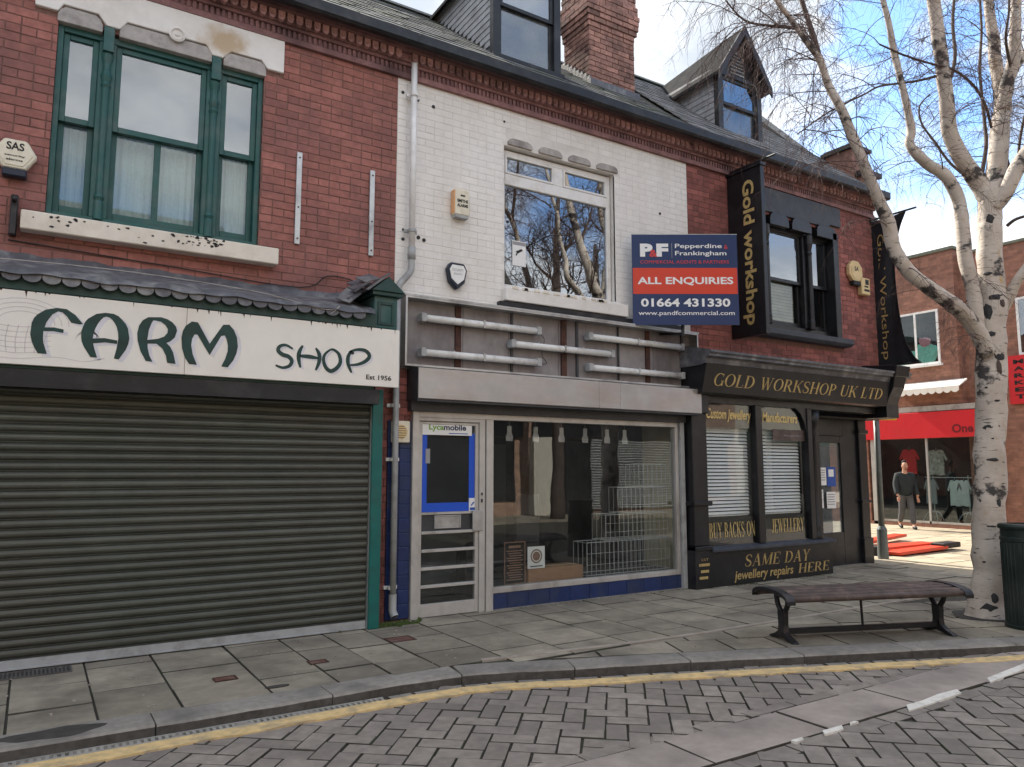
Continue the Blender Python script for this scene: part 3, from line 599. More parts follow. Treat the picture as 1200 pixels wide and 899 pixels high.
for P in ([(4.03,3.13),(4.12,3.13),(4.13,3.165),(4.05,3.165)],[(4.31,3.12),(4.50,3.115),(4.56,3.165),(4.36,3.17)],[(4.62,3.145),(4.69,3.15),(4.69,3.17),(4.63,3.17)],[(5.22,3.10),(5.45,3.10),(5.60,3.11),(5.93,3.12),(6.02,3.19),(5.75,3.2),(5.5,3.175),(5.3,3.18)],[(6.42,3.15),(7.3,3.21),(7.35,3.29),(6.52,3.225)]):
    mb=MB(); mb.prism([(a+.015*math.sin(b*91+a*37),b) for a,b in P],'z',-.075,-.0570); mb.build('white_dash','paint_road_white',road)
def cover(x,y,w,d,name,m,label,rz=0):
    t=thing(name,label,'cover',(x,y,0)); 
    mb=MB(); mb.frame(x-w/2,x+w/2,0,1,y-d/2,y+d/2,.012); mb.v=[(a,c,.001+.006*b) for a,b,c in mb.v]; mb.build('frame','rust',t)
    mb=MB(); mb.box(x-w/2+.014,x+w/2-.014,y-d/2+.014,y+d/2-.014,-.01,.0045); mb.build('lid',m,t); return t
cover(1.34,6.22,.17,.12,'stopcock_cover','iron_cover','small rusty cover in the flags in front of the shutter, nearest the kerb')
cover(2.10,6.33,.16,.12,'stopcock_cover','iron_cover','small rusty iron cover in the flags below the right end of the grey shutter')
cover(3.02,6.74,.26,.20,'stopcock_cover','iron_cover','square dark cover in the pavement in front of the downpipe and blue wall')
gr=thing('cellar_grate','black iron cellar grate in the pavement under the left end of the grey shutter','grate',(.05,7.18,0))
mb=MB(); mb.frame(-.35,.36,0,1,7.08,7.30,.014); mb.v=[(a,c,.001+.008*b) for a,b,c in mb.v]; mb.build('frame','grate_iron',gr)
mb=MB(); [mb.box(-.33+i*.028,-.318+i*.028,7.095,7.285,-.01,.006) for i in range(24)]; mb.build('grate_bar','grate_iron',gr,kind='stuff'); mb=MB(); mb.box(-.34,.35,7.09,7.29,-.012,.002); mb.build('pit','patch_dark',gr)
pt=[(.20+.28*math.cos(R(a))*(1+.12*math.sin(3*R(a))),5.52+.10*math.sin(R(a))*(1+.15*math.cos(5*R(a)))) for a in range(0,360,15)]
mb=MB(); mb.prism(pt,'z',-.005,.0065); mb.build('tar_patch','patch_dark',pav)
pt=[(1.62+.09*math.cos(R(a)),5.80+.03*math.sin(R(a))) for a in range(0,360,30)]; mb=MB(); mb.prism(pt,'z',-.005,.0065); mb.build('tar_patch','patch_dark',pav)
mb=MB()
for i in range(150):                                       # chewing gum and grit spots
    a,b=r.uniform(-.5,11),r.uniform(5.7,7.3)
    if b<5.7 : continue
    s=r.uniform(.006,.013); mb.prism([(a+s*math.cos(R(k))*r.uniform(.7,1.2),b+s*math.sin(R(k))*r.uniform(.7,1.2)) for k in range(0,360,60)],'z',-.002,.0055)
mb.build('gum_spot','seam_pale',pav,kind='stuff')
mb=MB()
for i in range(500):                                       # moss and weed along the foot of the shop fronts
    a=r.choice([r.gauss(3.25,.09),r.gauss(3.2,.15),r.uniform(4.4,7.6),r.uniform(7.7,10.5)]); yb=7.30 if a>7.7 else (7.47 if a>3.5 else 7.38); b=yb-abs(r.gauss(0,.03)); s=r.uniform(.006,.02)*(1.6 if a<3.6 else .6); h=r.uniform(.005,.03)*(1.8 if a<3.6 else .5)
    mb.add([(a-s,b,0),(a+s,b-s*.5,0),(a,b+s,0),(a+r.uniform(-s,s),b,h)],[(0,1,3),(1,2,3),(2,0,3)])
tag(mb.build('moss','moss'),'green moss and dirt along the foot of the shop fronts','moss',kind='stuff')
# ------------------------------------------------------------------ roof and frieze shared by the terrace
EZ,EY=6.44,7.28
def roof(parent,x0,x1,ridge_z,m,w=.30,ex=.24,vis=1,holes=()):
    """slated slope from the gutter up to the ridge at Y = 10, every slate its own piece"""
    dy,dz=10-EY,ridge_z-EZ; L=math.hypot(dy,dz); a=math.atan2(dz,dy); c,s=dy/L,dz/L
    mb=MB(); mb.prism([(EY+.03,EZ-.04),(10,ridge_z-.04),(10.0,ridge_z-.25),(EY+.25,EZ-.12)],'x',x0,x1); mb.prism([(10,ridge_z-.04),(12.9,EZ-.04),(12.9,EZ-.2),(10,ridge_z-.25)],'x',x0,x1)
    rf=mb.build('roof','slate',parent)
    V=[(.0,0,0),(1,0,0),(1,1,0),(0,1,0),(.0,.0,1),(1,.0,1),(1,1,1),(0,1,1)]; F=[(4,5,6,7),(0,1,5,4),(1,2,6,5),(3,0,4,7)]
    me=MB().add(V,F).mesh('slate',m); rr=random.Random(int(x0*10)+77); row=0; t=0; lst=[]
    while t<L-.02:
        x=x0-(w/2 if row%2 else 0)
        while x<x1:
            a0,a1=max(x,x0)+.003,min(x+w,x1)-.003; x+=w
            if a1-a0<.04: continue
            yc=EY+t*c
            if any(h[0]<a0+.02 and a1-.02<h[1] and h[2]-.1<yc<h[3] for h in holes): continue
            lst.append((a0,a1,t))
        t+=ex; row+=1
    lst.sort(key=lambda q:q[2]+abs(q[0]-5)*.1)
    for i,(a0,a1,t) in enumerate(lst[:290]):
        link('slate',me,rf,(a0,EY+t*c,EZ+t*s+rr.uniform(.0,.008)),(a1-a0,ex*1.55,.009),(a-R(2.2)+rr.uniform(-.006,.006),0,rr.uniform(-.01,.01)))
    mb=MB()
    for x in [x0+i*.45 for i in range(int((x1-x0)/.45))]: mb.prism([(9.86,ridge_z-.06),(10,ridge_z+.07),(10.14,ridge_z-.06)],'x',x,x+.445)
    mb.build('ridge_tiles','slate',rf); return rf
def frieze(parent,x0,x1,seed):
    """corbelled brick cornice: plain band, ribbed course, pendant dentils, soffit and gutter"""
    rr=random.Random(seed)
    mb=MB(); mb.box(x0,x1,7.555,7.62,6.065,6.125); mb.box(x0,x1,7.575,7.62,6.125,6.20); mb.box(x0,x1,7.53,7.62,6.20,6.235); mb.box(x0,x1,7.50,7.62,6.235,6.32); fz=mb.build('cornice','brick_purple',parent)
    mb=MB(); x=x0+.01
    while x<x1-.03: mb.box(x,x+.032,7.553,7.58,6.127,6.198,rr.random()); x+=.055
    mb.build('ribbed_course','brick_purple',fz,kind='stuff')
    prof=[(0,.125),(0,.045),(.010,.018),(.028,.003),(.042,0),(.056,.003),(.074,.018),(.084,.045),(.084,.125)]
    me=MB().prism(prof,'y',0,.05).prism([(.03+.012*math.cos(R(k)),.05+.012*math.sin(R(k))) for k in range(0,360,60)],'y',-.012,.001).mesh('dentil','terracotta')
    x=x0+.02
    while x<x1-.09: link('dentil',me,fz,(x,7.452+rr.uniform(-.002,.002),6.225),(.82,1,.82)); x+=.094
    mb=MB(); mb.box(x0,x1,7.42,7.50,6.325,6.36); mb.box(x0,x1,7.33,7.62,6.36,6.385); mb.build('soffit','brick_purple',parent)
    mb=MB(); mb.prism([(7.36,6.44),(7.36,6.34),(7.33,6.32),(7.26,6.315),(7.235,6.34),(7.235,6.445),(7.25,6.445),(7.25,6.35),(7.27,6.332),(7.325,6.332),(7.345,6.35),(7.345,6.44)],'x',x0,x1); gt=mb.build('gutter','gutter_black',parent)
    return fz
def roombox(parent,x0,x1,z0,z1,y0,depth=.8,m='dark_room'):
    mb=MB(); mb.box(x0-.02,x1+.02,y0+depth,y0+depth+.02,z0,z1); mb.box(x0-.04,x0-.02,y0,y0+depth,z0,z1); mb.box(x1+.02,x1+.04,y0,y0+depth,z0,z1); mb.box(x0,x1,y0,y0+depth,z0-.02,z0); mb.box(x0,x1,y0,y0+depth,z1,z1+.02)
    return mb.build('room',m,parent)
def pane(parent,x0,x1,z0,z1,y,m='glass_sky'):
    mb=MB(); mb.box(x0,x1,y,y+.004,z0,z1); return mb.build('pane',m,parent)
def scallop(parent,x0,x1,z0,z1,y0,y1,m,name='lintel_stone',n=.06):
    """stone lintel segment: flat soffit, shouldered and bevelled top"""
    mb=MB(); mb.prism([(x0,z0),(x1,z0),(x1,z0+(z1-z0)*.45),(x1-n*.35,z0+(z1-z0)*.8),(x1-n,z1),(x0+n,z1),(x0+n*.35,z0+(z1-z0)*.8),(x0,z0+(z1-z0)*.45)],'y',y0,y1); return mb.build(name,m,parent,bevel=.004)
# ------------------------------------------------------------------ building 1: farm shop
FB=thing('shop_building','red brick terrace shop at the left with green sash window over a grey roller shutter','building',(.6,7.6,0))
FH=(-.05,1.78,3.82,5.66)
wall_mb(-2.2,3.27,2.2,6.40,7.6055,7.9,[FH]).build('wall','mortar',FB)
bricks(FB,-2.2,3.268,3.35,6.06,WY,[FH,(-.235,1.97,5.71,6.07)],'brick_red',290,seed=3)
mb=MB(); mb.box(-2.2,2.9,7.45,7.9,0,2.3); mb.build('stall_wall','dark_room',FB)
mb=MB(); mb.box(-2.2,-2.0,7.9,12.9,0,6.4); mb.box(-2.2,3.3,12.7,12.9,0,6.4); mb.build('rear_wall','mortar',FB)
frieze(FB,-2.2,3.36,1); roof(FB,-2.2,3.38,8.60,'slate')
mb=MB(); mb.prism([(-.235,5.715),(-.235,6.068),(1.968,6.068),(1.968,5.715),(1.80,5.715),(1.74,5.79),(1.44,5.79),(1.36,5.70),(1.26,5.70),(1.20,5.79),(.50,5.79),(.44,5.70),(.33,5.70),(.26,5.79),(-.02,5.79),(-.06,5.715)],'y',7.565,7.62); mb.build('lintel','lintel_white',FB,bevel=.006)
for a,b in ((-.06,.30),(.44,1.26),(1.37,1.79)): scallop(FB,a,b,5.63,5.775,7.575,7.70,'stone_grey')
mb=MB(); mb.lathe([(.075,0),(.075,.02),(.055,.03),(.045,.012),(.018,.012),(.018,.028),(.001,.03)],(0,0,0),20); mb.v=[(.93+x,7.565-z,5.80+y) for x,y,z in mb.v]; mb.build('rosette','render_white',FB,smooth=False)
def sashes(win,y,cols,mf,mid,top,bot,glass_top,glass_bot,rail=.06,st=.05,meet=.055):
    """pairs of sliding sashes; cols: (x0,x1,mullion in lower sash)"""
    for x0,x1,mun in cols:
        mb=MB(); mb.frame(x0,x1,y,y+.045,mid,top,st,.05,meet); s1=mb.build('sash',mf,win,bevel=.004); 
        mb=MB(); mb.frame(x0,x1,y+.05,y+.095,bot,mid+meet*.6,st,meet*.5,.085)
        if mun: mb.box((x0+x1)/2-.028,(x0+x1)/2+.028,y+.054,y+.09,bot+.05,mid)
        s2=mb.build('sash',mf,win,bevel=.004)
        mb=MB(); mb.box(x0+st-.005,x1-st+.005,y+.02,y+.024,mid+meet-.005,top-.045); mb.build('pane',glass_top,win)
        mb=MB(); mb.box(x0+st-.005,x1-st+.005,y+.07,y+.074,bot+.08,mid+.01); mb.build('pane',glass_bot,win)
mb=MB(); mb.box(-.05,.0,7.64,7.80,3.82,5.64); mb.box(1.73,1.78,7.64,7.80,3.82,5.64); mb.box(0,1.73,7.641,7.80,5.575,5.64); mb.box(0,1.73,7.641,7.80,3.82,3.88)
for a in (.285,1.235): mb.box(a,a+.145,7.645,7.80,3.88,5.575)
FW=mb.build('window','paint_green',FB,bevel=.005)
sashes(FW,7.67,((0,.285,0),(.43,1.235,1),(1.38,1.73,0)),'paint_green',4.735,5.575,3.88,'glass_cloud','glass')
for xc in (.357,1.308):                                     # turned half columns on the mullions
    mb=MB(); mb.lathe([(.042,3.86),(.042,4.02),(.034,4.04),(.046,4.07),(.034,4.10),(.031,4.3),(.034,5.0),(.036,5.12),(.046,5.15),(.036,5.18),(.05,5.24),(.036,5.29),(.036,5.36),(.05,5.42),(.05,5.46),(.03,5.46)],(xc,7.645,0),12); mb.build('column','paint_green',FW)
    mb=MB(); mb.box(xc-.045,xc+.045,7.575,7.64,5.46,5.70); mb.build('column_block','paint_green',FW,bevel=.004)
def curtain(parent,x0,x1,z0,z1,y,m,amp=.012,n=46,sc=1):
    mb=MB(); V=[];k=n
    for i in range(k+1):
        x=x0+(x1-x0)*i/k; yy=y+amp*math.sin(i*1.35)+amp*.5*math.sin(i*.47+1)
        V+=[(x,yy,z0+.012*abs(math.sin(i*.9))*sc),(x,yy,z1)]
    mb.add(V,[(2*i,2*i+2,2*i+3,2*i+1) for i in range(k)]); return mb.build('curtain',m,parent,smooth=True)
curtain(FW,.02,.28,3.86,4.74,7.83,'net_curtain',n=24); curtain(FW,.44,1.23,3.86,4.75,7.83,'net_curtain',n=60); curtain(FW,1.39,1.72,3.86,4.76,7.83,'net_curtain',n=26)
mb=MB(); mb.box(0,1.73,7.87,7.875,4.72,5.60); mb.build('blind','curtain_grey',FW)
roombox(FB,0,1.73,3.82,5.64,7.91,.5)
mb=MB(); mb.prism([(-.22,3.635),(1.955,3.635),(1.955,3.80),(-.22,3.80)],'y',7.46,7.66); mb.build('sill','sill_cream',FB,bevel=.008)
r=random.Random(9); mb=MB()
for i in range(55):                                         # blistered paint on the sill
    x=r.choice([r.gauss(1.15,.18),r.gauss(.1,.12),r.gauss(.75,.25),r.gauss(1.3,.12)]); z=min(3.79,max(3.66,3.79-abs(r.gauss(0,.045)))); s=r.uniform(.006,.02)
    if -.2<x<1.93: mb.prism([(x+s*math.cos(R(k))*r.uniform(.6,1.5),z+s*.7*math.sin(R(k))*r.uniform(.6,1.2)) for k in range(0,360,60)],'y',7.4575,7.465)
mb.build('peeling_paint','flake_dark',FB,kind='stuff')
# fascia, lead roof and scalloped tiles
mb=MB(); mb.box(-2.2,2.86,7.13,7.6,2.40,3.03); mb.box(-2.2,2.86,7.09,7.6,3.03,3.165); mb.build('fascia_box','fascia_green',FB)
mb=MB(); V=[];n=90
for i in range(n+1):
    x=-2.2+5.02*i/n; w=lambda k:.008*math.sin(i*k)+.006*math.sin(i*k*2.3+1)
    V+=[(x,7.02,3.150+w(.5)),(x,7.05,3.20+w(.7)),(x,7.30,3.29+w(1.1)),(x,7.56,3.38+w(.3)),(x,7.60,3.45+w(.6))]
mb.add(V,[(5*i+k,5*i+5+k,5*i+6+k,5*i+1+k) for i in range(n) for k in range(4)]); mb.build('lead_flashing','lead',FB,smooth=True)
prof=[(0,.10)]+[(.066+.066*math.cos(R(a)),.05+.05*math.sin(R(a))) for a in range(180,361,20)]+[(.132,.10)]
me=MB().prism(prof,'y',0,.016).mesh('scallop_tile','lead'); x=-2.1; r=random.Random(2)
while x<2.72: link('scallop_tile',me,FB,(x,7.035+r.uniform(-.003,.003),3.085+r.uniform(-.004,.004)),None,(R(-6),0,r.uniform(-.02,.02))); x+=.138
for i in range(9):                                          # slipped slates beside the pilaster cap
    mb=MB(); mb.box(-.09,.09,-.10,.10,0,.012); o=mb.build('loose_slate','lead',FB); o.location=(2.60+.05*i*.5,7.2+.05*(i%4),3.34+.026*i); o.rotation_euler=(R(20+r.uniform(-9,9)),R(-30+r.uniform(-12,12)),r.uniform(-.3,.3)); setp(o,FB)
mb=MB(); mb.box(2.84,3.09,7.10,7.6,3.03,3.36); mb.build('pilaster_cap','paint_green',FB,bevel=.006)
mb=MB(); mb.frame(2.875,3.055,7.085,7.10,3.06,3.30,.03); mb.box(2.80,3.13,7.05,7.6,3.36,3.40); mb.prism([(2.78,3.40),(3.15,3.40),(2.965,3.56)],'y',7.03,7.6); mb.build('pediment','fascia_green',FB,bevel=.004)
mb=MB(); mb.prism([(2.74,3.385),(2.965,3.575),(2.965,3.60),(2.71,3.39)],'y',7.01,7.6); mb.build('cap_slate','lead',FB)
mb=MB(); mb.box(2.925,3.04,7.30,7.6,0,2.42); mb.build('pilaster','paint_teal',FB,bevel=.006)
mb=MB(); mb.box(2.918,2.926,7.33,7.37,0,2.3); mb.build('shutter_guide','galvanised',FB)
# roller shutter
SH=MB(); SH.box(-2.2,2.92,7.385,7.40,0,2.34); SH=SH.build('shutter','housing_dark',FB)
P=.0785; pr=[(7.374,0),(7.366,.004),(7.365,.010),(7.377,.0135),(7.364,.022),(7.356,.034),(7.354,.048),(7.357,.062),(7.366,.072),(7.376,.0785),(7.385,.0785),(7.385,0)]
me=MB().prism([(a,b) for a,b in pr],'x',0,1).mesh('shutter_slat','shutter_slat')
r=random.Random(41)
for i in range(28): link('shutter_slat',me,SH,(-2.2,r.uniform(-.0012,.0012),.086+i*P),(5.115,1,1),(0,r.uniform(-.0005,.0005),0))
mb=MB(); mb.box(-2.2,2.915,7.355,7.385,.012,.085); mb.box(-2.2,2.915,7.335,7.36,.010,.020); mb.build('bottom_rail','plastic_grey',SH)
mb=MB(); mb.box(-2.2,2.92,7.12,7.42,2.25,2.395); mb.build('shutter_housing','gutter_black',FB)
# shop sign
FS=thing('shop_sign','long cream fascia board reading FARM SHOP in green above the grey roller shutter','sign',(.7,7.1,2.42))
mb=MB(); mb.box(-2.0,1.0715,7.085,7.128,2.425,3.02); mb.box(1.0745,3.115,7.085,7.128,2.425,3.02); mb.build('board','sign_cream',FS,bevel=.003)
LET=[
[(-0.025, 2.522), (-0.054, 2.572), (-0.072, 2.616), (-0.085, 2.673), (-0.081, 2.766), (-0.067, 2.808), (-0.047, 2.837), (0.007, 2.883), (0.085, 2.907), (0.155, 2.904), (0.218, 2.863), (0.278, 2.792), (0.253, 2.786), (0.192, 2.795), (0.158, 2.845), (0.127, 2.873), (0.096, 2.879), (0.058, 2.851), (0.036, 2.813), (0.018, 2.776), (0.003, 2.705), (0.003, 2.658), (0.008, 2.612), (0.038, 2.522)] ,
[(0.001, 2.737), (0.074, 2.744), (0.143, 2.733), (0.141, 2.704), (0.076, 2.712), (0.003, 2.707)] ,
[(0.345, 2.521), (0.294, 2.602), (0.275, 2.648), (0.269, 2.683), (0.268, 2.731), (0.277, 2.768), (0.29, 2.811), (0.312, 2.843), (0.371, 2.889), (0.434, 2.905), (0.498, 2.903), (0.536, 2.886), (0.564, 2.858), (0.593, 2.825), (0.611, 2.789), (0.626, 2.705), (0.62, 2.655), (0.604, 2.605), (0.555, 2.518), (0.518, 2.522), (0.534, 2.611), (0.543, 2.697), (0.538, 2.745), (0.525, 2.793), (0.507, 2.828), (0.49, 2.85), (0.467, 2.868), (0.446, 2.873), (0.425, 2.865), (0.405, 2.841), (0.386, 2.809), (0.368, 2.765), (0.358, 2.722), (0.354, 2.679), (0.36, 2.632), (0.369, 2.597), (0.394, 2.521)] ,
[(0.354, 2.679), (0.44, 2.69), (0.536, 2.678), (0.535, 2.648), (0.447, 2.654), (0.356, 2.638)] ,
[(0.762, 2.521), (0.716, 2.602), (0.69, 2.692), (0.684, 2.757), (0.695, 2.824), (0.721, 2.872), (0.762, 2.903), (0.82, 2.904), (0.793, 2.861), (0.772, 2.792), (0.765, 2.712), (0.771, 2.633), (0.788, 2.568), (0.815, 2.517)] ,
[(0.762, 2.903), (0.863, 2.914), (0.917, 2.901), (0.957, 2.878), (0.988, 2.841), (0.997, 2.807), (0.981, 2.745), (0.946, 2.707), (0.898, 2.681), (0.802, 2.675), (0.764, 2.672), (0.765, 2.704), (0.848, 2.722), (0.895, 2.745), (0.92, 2.78), (0.923, 2.813), (0.902, 2.848), (0.865, 2.874), (0.804, 2.881)] ,
[(0.838, 2.679), (0.917, 2.691), (0.948, 2.661), (0.975, 2.61), (0.999, 2.512), (0.93, 2.518), (0.918, 2.578), (0.888, 2.638)] ,
[(1.108, 2.521), (1.07, 2.577), (1.044, 2.656), (1.035, 2.75), (1.044, 2.811), (1.067, 2.86), (1.115, 2.903), (1.166, 2.9), (1.272, 2.717), (1.381, 2.901), (1.434, 2.906), (1.475, 2.862), (1.505, 2.795), (1.516, 2.711), (1.505, 2.646), (1.481, 2.582), (1.436, 2.515), (1.379, 2.519), (1.41, 2.59), (1.428, 2.662), (1.428, 2.718), (1.415, 2.772), (1.398, 2.804), (1.367, 2.796), (1.276, 2.613), (1.166, 2.79), (1.141, 2.788), (1.123, 2.745), (1.118, 2.69), (1.134, 2.61), (1.173, 2.517)] ,
]
SHP=[
[(2.018, 2.734), (1.952, 2.765), (1.896, 2.748), (1.882, 2.706), (1.923, 2.672), (1.98, 2.657), (2.013, 2.618), (1.991, 2.568), (1.927, 2.547), (1.863, 2.566)] ,
[(2.114, 2.775), (2.083, 2.714), (2.078, 2.64), (2.097, 2.559)] ,
[(2.24, 2.761), (2.275, 2.705), (2.277, 2.63), (2.246, 2.545)] ,
[(2.085, 2.673), (2.175, 2.672), (2.268, 2.663)] ,
[(2.384, 2.757), (2.334, 2.71), (2.319, 2.65), (2.346, 2.577), (2.398, 2.547), (2.458, 2.585), (2.49, 2.647), (2.471, 2.722), (2.418, 2.76), (2.384, 2.757)] ,
[(2.601, 2.767), (2.568, 2.704), (2.57, 2.627), (2.607, 2.545)] ,
[(2.575, 2.747), (2.654, 2.78), (2.744, 2.779), (2.79, 2.73), (2.755, 2.676), (2.676, 2.635), (2.587, 2.62)] ,
]
poly2d('lettering_shadow',[[(x+.032,z-.02) for x,z in P] for P in LET],7.0845,'letter_shadow',FS)
poly2d('lettering',LET,7.0822,'letter_green',FS)
mb=MB(); ms=MB()
for P in SHP:
    Q=catmull(P,3); n=len(Q); A,Fq=stroke2(Q,[.018+.022*math.sin(math.pi*i/(n-1)) for i in range(n)])
    mb.add([(a,7.0825,b) for a,b in A],Fq); ms.add([(a+.022,7.0838,b-.014) for a,b in A],Fq)
ms.build('lettering_shadow','letter_shadow',FS); mb.build('lettering','letter_green',FS)
text('Est 1956',(2.76,7.0825,2.49),X_,Z_,.27,.05,'letter_black',FS,bold=.02)
mb=MB()                                                     # faded drawing of a basket at the left end
def sk(P,w=.006):
    A,Fq=stroke2(P,w); mb.add([(a,7.0840,b) for a,b in A],Fq)
for i in range(7): sk(catmull([(-.36+i*.062,2.52),(-.38+i*.066,2.62),(-.37+i*.068,2.74)],3))
for i in range(6): sk(catmull([(-.42,2.54+i*.042),(-.18,2.515+i*.042),(.06,2.545+i*.042)],4))
for i in range(4): sk([(-.14+(.32-.05*i)*math.cos(R(a)),2.76+(.2-.035*i)*math.sin(R(a))) for a in range(0,181,15)],.007)
for i in range(4): sk([(.32+.09*math.cos(R(a))*(1-i*.15),2.66+i*.02+.07*math.sin(R(a))*(1-i*.2)) for a in range(-20,200,20)],.006)
sk(catmull([(-.45,2.5),(-.2,2.47),(.1,2.5),(.3,2.48),(.45,2.52)],4)); mb.build('faded_drawing','letter_faint',FS)
# ------------------------------------------------------------------ building 2: empty white painted shop
WB=thing('shop_building','white painted middle terrace shop with empty light box sign and vacant blue trimmed display window','building',(5.5,7.6,0))
WH=(4.70,6.47,3.79,5.60); D1=(4.70,5.92,7.9,8.9)
wall_mb(3.27,7.85,2.2,6.40,7.6032,7.9,[WH]).build('wall','mortar_white',WB)
bricks(WB,3.272,7.848,3.42,6.06,WY,[WH,(4.66,6.62,3.58,3.80),(4.72,6.56,5.60,5.76)],'brick_white',225,seed=7,j=.006,wob=.0009)
bricks(WB,3.05,3.5,2.02,2.66,7.56,[],'brick_deep',40,seed=8)
mb=MB(); mb.box(3.05,3.50,7.57,7.9,0,2.7); mb.build('pier','mortar',WB)
r=random.Random(4); z=.02                                    # blue glazed tiles beside the door
while z<2.0:
    for a,b in ((3.20,3.335),(3.338,3.47)): link('tile',blk_t if 'blk_t' in globals() else globals().setdefault('blk_t',MB().add(BR_V,BR_F).mesh('tile','tile_blue')),WB,(a,7.535+r.uniform(-.001,.001),z),(b-a,.03,.148))
    z+=.15
bricks(WB,3.05,3.20,0,2.0,7.56,[],'brick_deep',30,seed=18)
frieze(WB,3.362,7.86,2); roof(WB,3.382,7.86,8.60,'slate',holes=(D1,))
# upper window
mb=MB(); mb.box(4.70,4.76,7.68,7.75,3.80,5.58); mb.box(6.39,6.455,7.68,7.75,3.80,5.58); mb.box(4.76,6.39,7.682,7.75,5.52,5.58); mb.box(4.76,6.39,7.682,7.75,3.80,3.86); mb.box(4.76,6.39,7.678,7.75,5.135,5.275); mb.box(5.51,5.66,7.679,7.75,5.275,5.52)
ww=mb.build('window','upvc',WB,bevel=.006)
for a,b,c,d in ((4.76,5.51,5.275,5.52),(5.66,6.39,5.275,5.52)):
    mb=MB(); mb.frame(a+.002,b-.002,7.67,7.72,c+.002,d-.002,.028); mb.build('casement','upvc',ww,bevel=.004); mb=MB(); mb.box(a+.02,b-.02,7.70,7.706,c+.02,d-.02); mb.build('pane','glass_sky',ww)
mb=MB(); mb.box(4.76,6.39,7.71,7.716,3.86,5.135); mb.build('pane','glass_sky',ww)
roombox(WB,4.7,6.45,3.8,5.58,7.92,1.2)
for a in (4.73,5.20,5.67,6.14): scallop(WB,a+.02,a+.38,5.615,5.705,7.575,7.70,'stone_grey',n=.07)
mb=MB(); mb.box(4.67,6.60,7.50,7.68,3.615,3.775); mb.box(4.70,6.50,7.54,7.69,3.775,3.80); mb.build('sill','brick_white',WB,bevel=.008)
mb=MB(); r=random.Random(6)
for i in range(16):
    x=r.uniform(4.8,6.45); s=r.uniform(.02,.06); mb.prism([(x-s,3.762),(x+s,3.762),(x+s*.7,3.792),(x-s*.8,3.79)],'y',7.492,7.51)
mb.build('peeling_paint','sill_cream',WB,kind='stuff')
mb=MB(); mb.box(4.60,7.6,7.52,7.62,3.545,3.60); mb.build('ledge','gutter_black',WB)
st=thing('window_sticker','white camera warning sticker with black band inside the white upstairs window','sticker',(4.98,7.70,4.2))
mb=MB(); mb.box(4.885,5.085,7.700,7.704,4.12,4.44); mb.build('sheet','sticker_white',st); mb=MB(); mb.box(4.89,5.08,7.6985,7.6995,4.385,4.43); mb.build('heading','ink_grey',st)
mb=MB(); mb.add([(4.93,7.698,4.30),(5.02,7.698,4.345),(5.04,7.698,4.325),(4.96,7.698,4.275)],[(0,1,2,3)]); mb.add([(4.94,7.698,4.28),(4.96,7.698,4.28),(4.95,7.698,4.25),(4.93,7.698,4.25)],[(0,1,2,3)]); mb.build('camera_symbol','ink_black',st)
# chimney
def chimney(parent,x0,x1,y0,y1,zb,zt,m='brick_chimney'):
    h=.083;L=.235; mb=MB(); mb.box(x0+.012,x1-.012,y0+.012,y1-.012,zb-.6,zt+1.0); ch=mb.build('chimney','mortar',parent); me=brick_mesh(m); r=random.Random(21); z=zb-.35; row=0
    while z<zt:
        for side in (0,1):
            a,b=(x0,x1) if side==0 else (y0,y1); p=a-(L/2 if (row+side)%2 else 0)
            while p<b:
                s,e=max(p,a),min(p+L-.01,b); p+=L
                if e-s<.03: continue
                if side==0: link('brick',me,ch,(s,y0+r.uniform(-.002,.002),z),(e-s,.03,h-.01))
                else: link('brick',me,ch,(x0+r.uniform(-.002,.002),e,z),(e-s,.03,h-.01),(0,0,R(-90)))
        z+=h; row+=1
    for row,o in enumerate((.018,.036,.054,.07,.07,.05,.05,.03,.03,.03,.03,.03,.03)):
        z=zt+.02+row*h; mb=MB(); mb.box(x0-o+.015,x1+o-.015,y0-o+.015,y1+o-.015,z-.005,z+h); mb.build('corbel_course','mortar',ch)
        for side in (0,1):
            a,b=(x0-o,x1+o) if side==0 else (y0-o,y1+o); p=a-(L/2 if (row+side)%2 else 0)
            while p<b:
                s_,e=max(p,a),min(p+L-.01,b); p+=L
                if e-s_<.03: continue
                if side==0: link('brick',me,ch,(s_,y0-o+r.uniform(-.004,.004),z),(e-s_,.03,h-.01))
                else: link('brick',me,ch,(x0-o+r.uniform(-.004,.004),e,z),(e-s_,.03,h-.01),(0,0,R(-90)))
    return ch
ch=chimney(WB,6.86,7.78,8.60,9.25,7.40,8.42)
mb=MB(); y=8.50                                             # stepped lead flashing
for i in range(8): mb.box(6.835,6.858,8.56+i*.09,8.66+i*.09,7.38+i*.072,7.60+i*.072)
mb.box(6.80,7.80,8.50,8.59,7.38,7.52); mb.build('flashing','lead',ch)
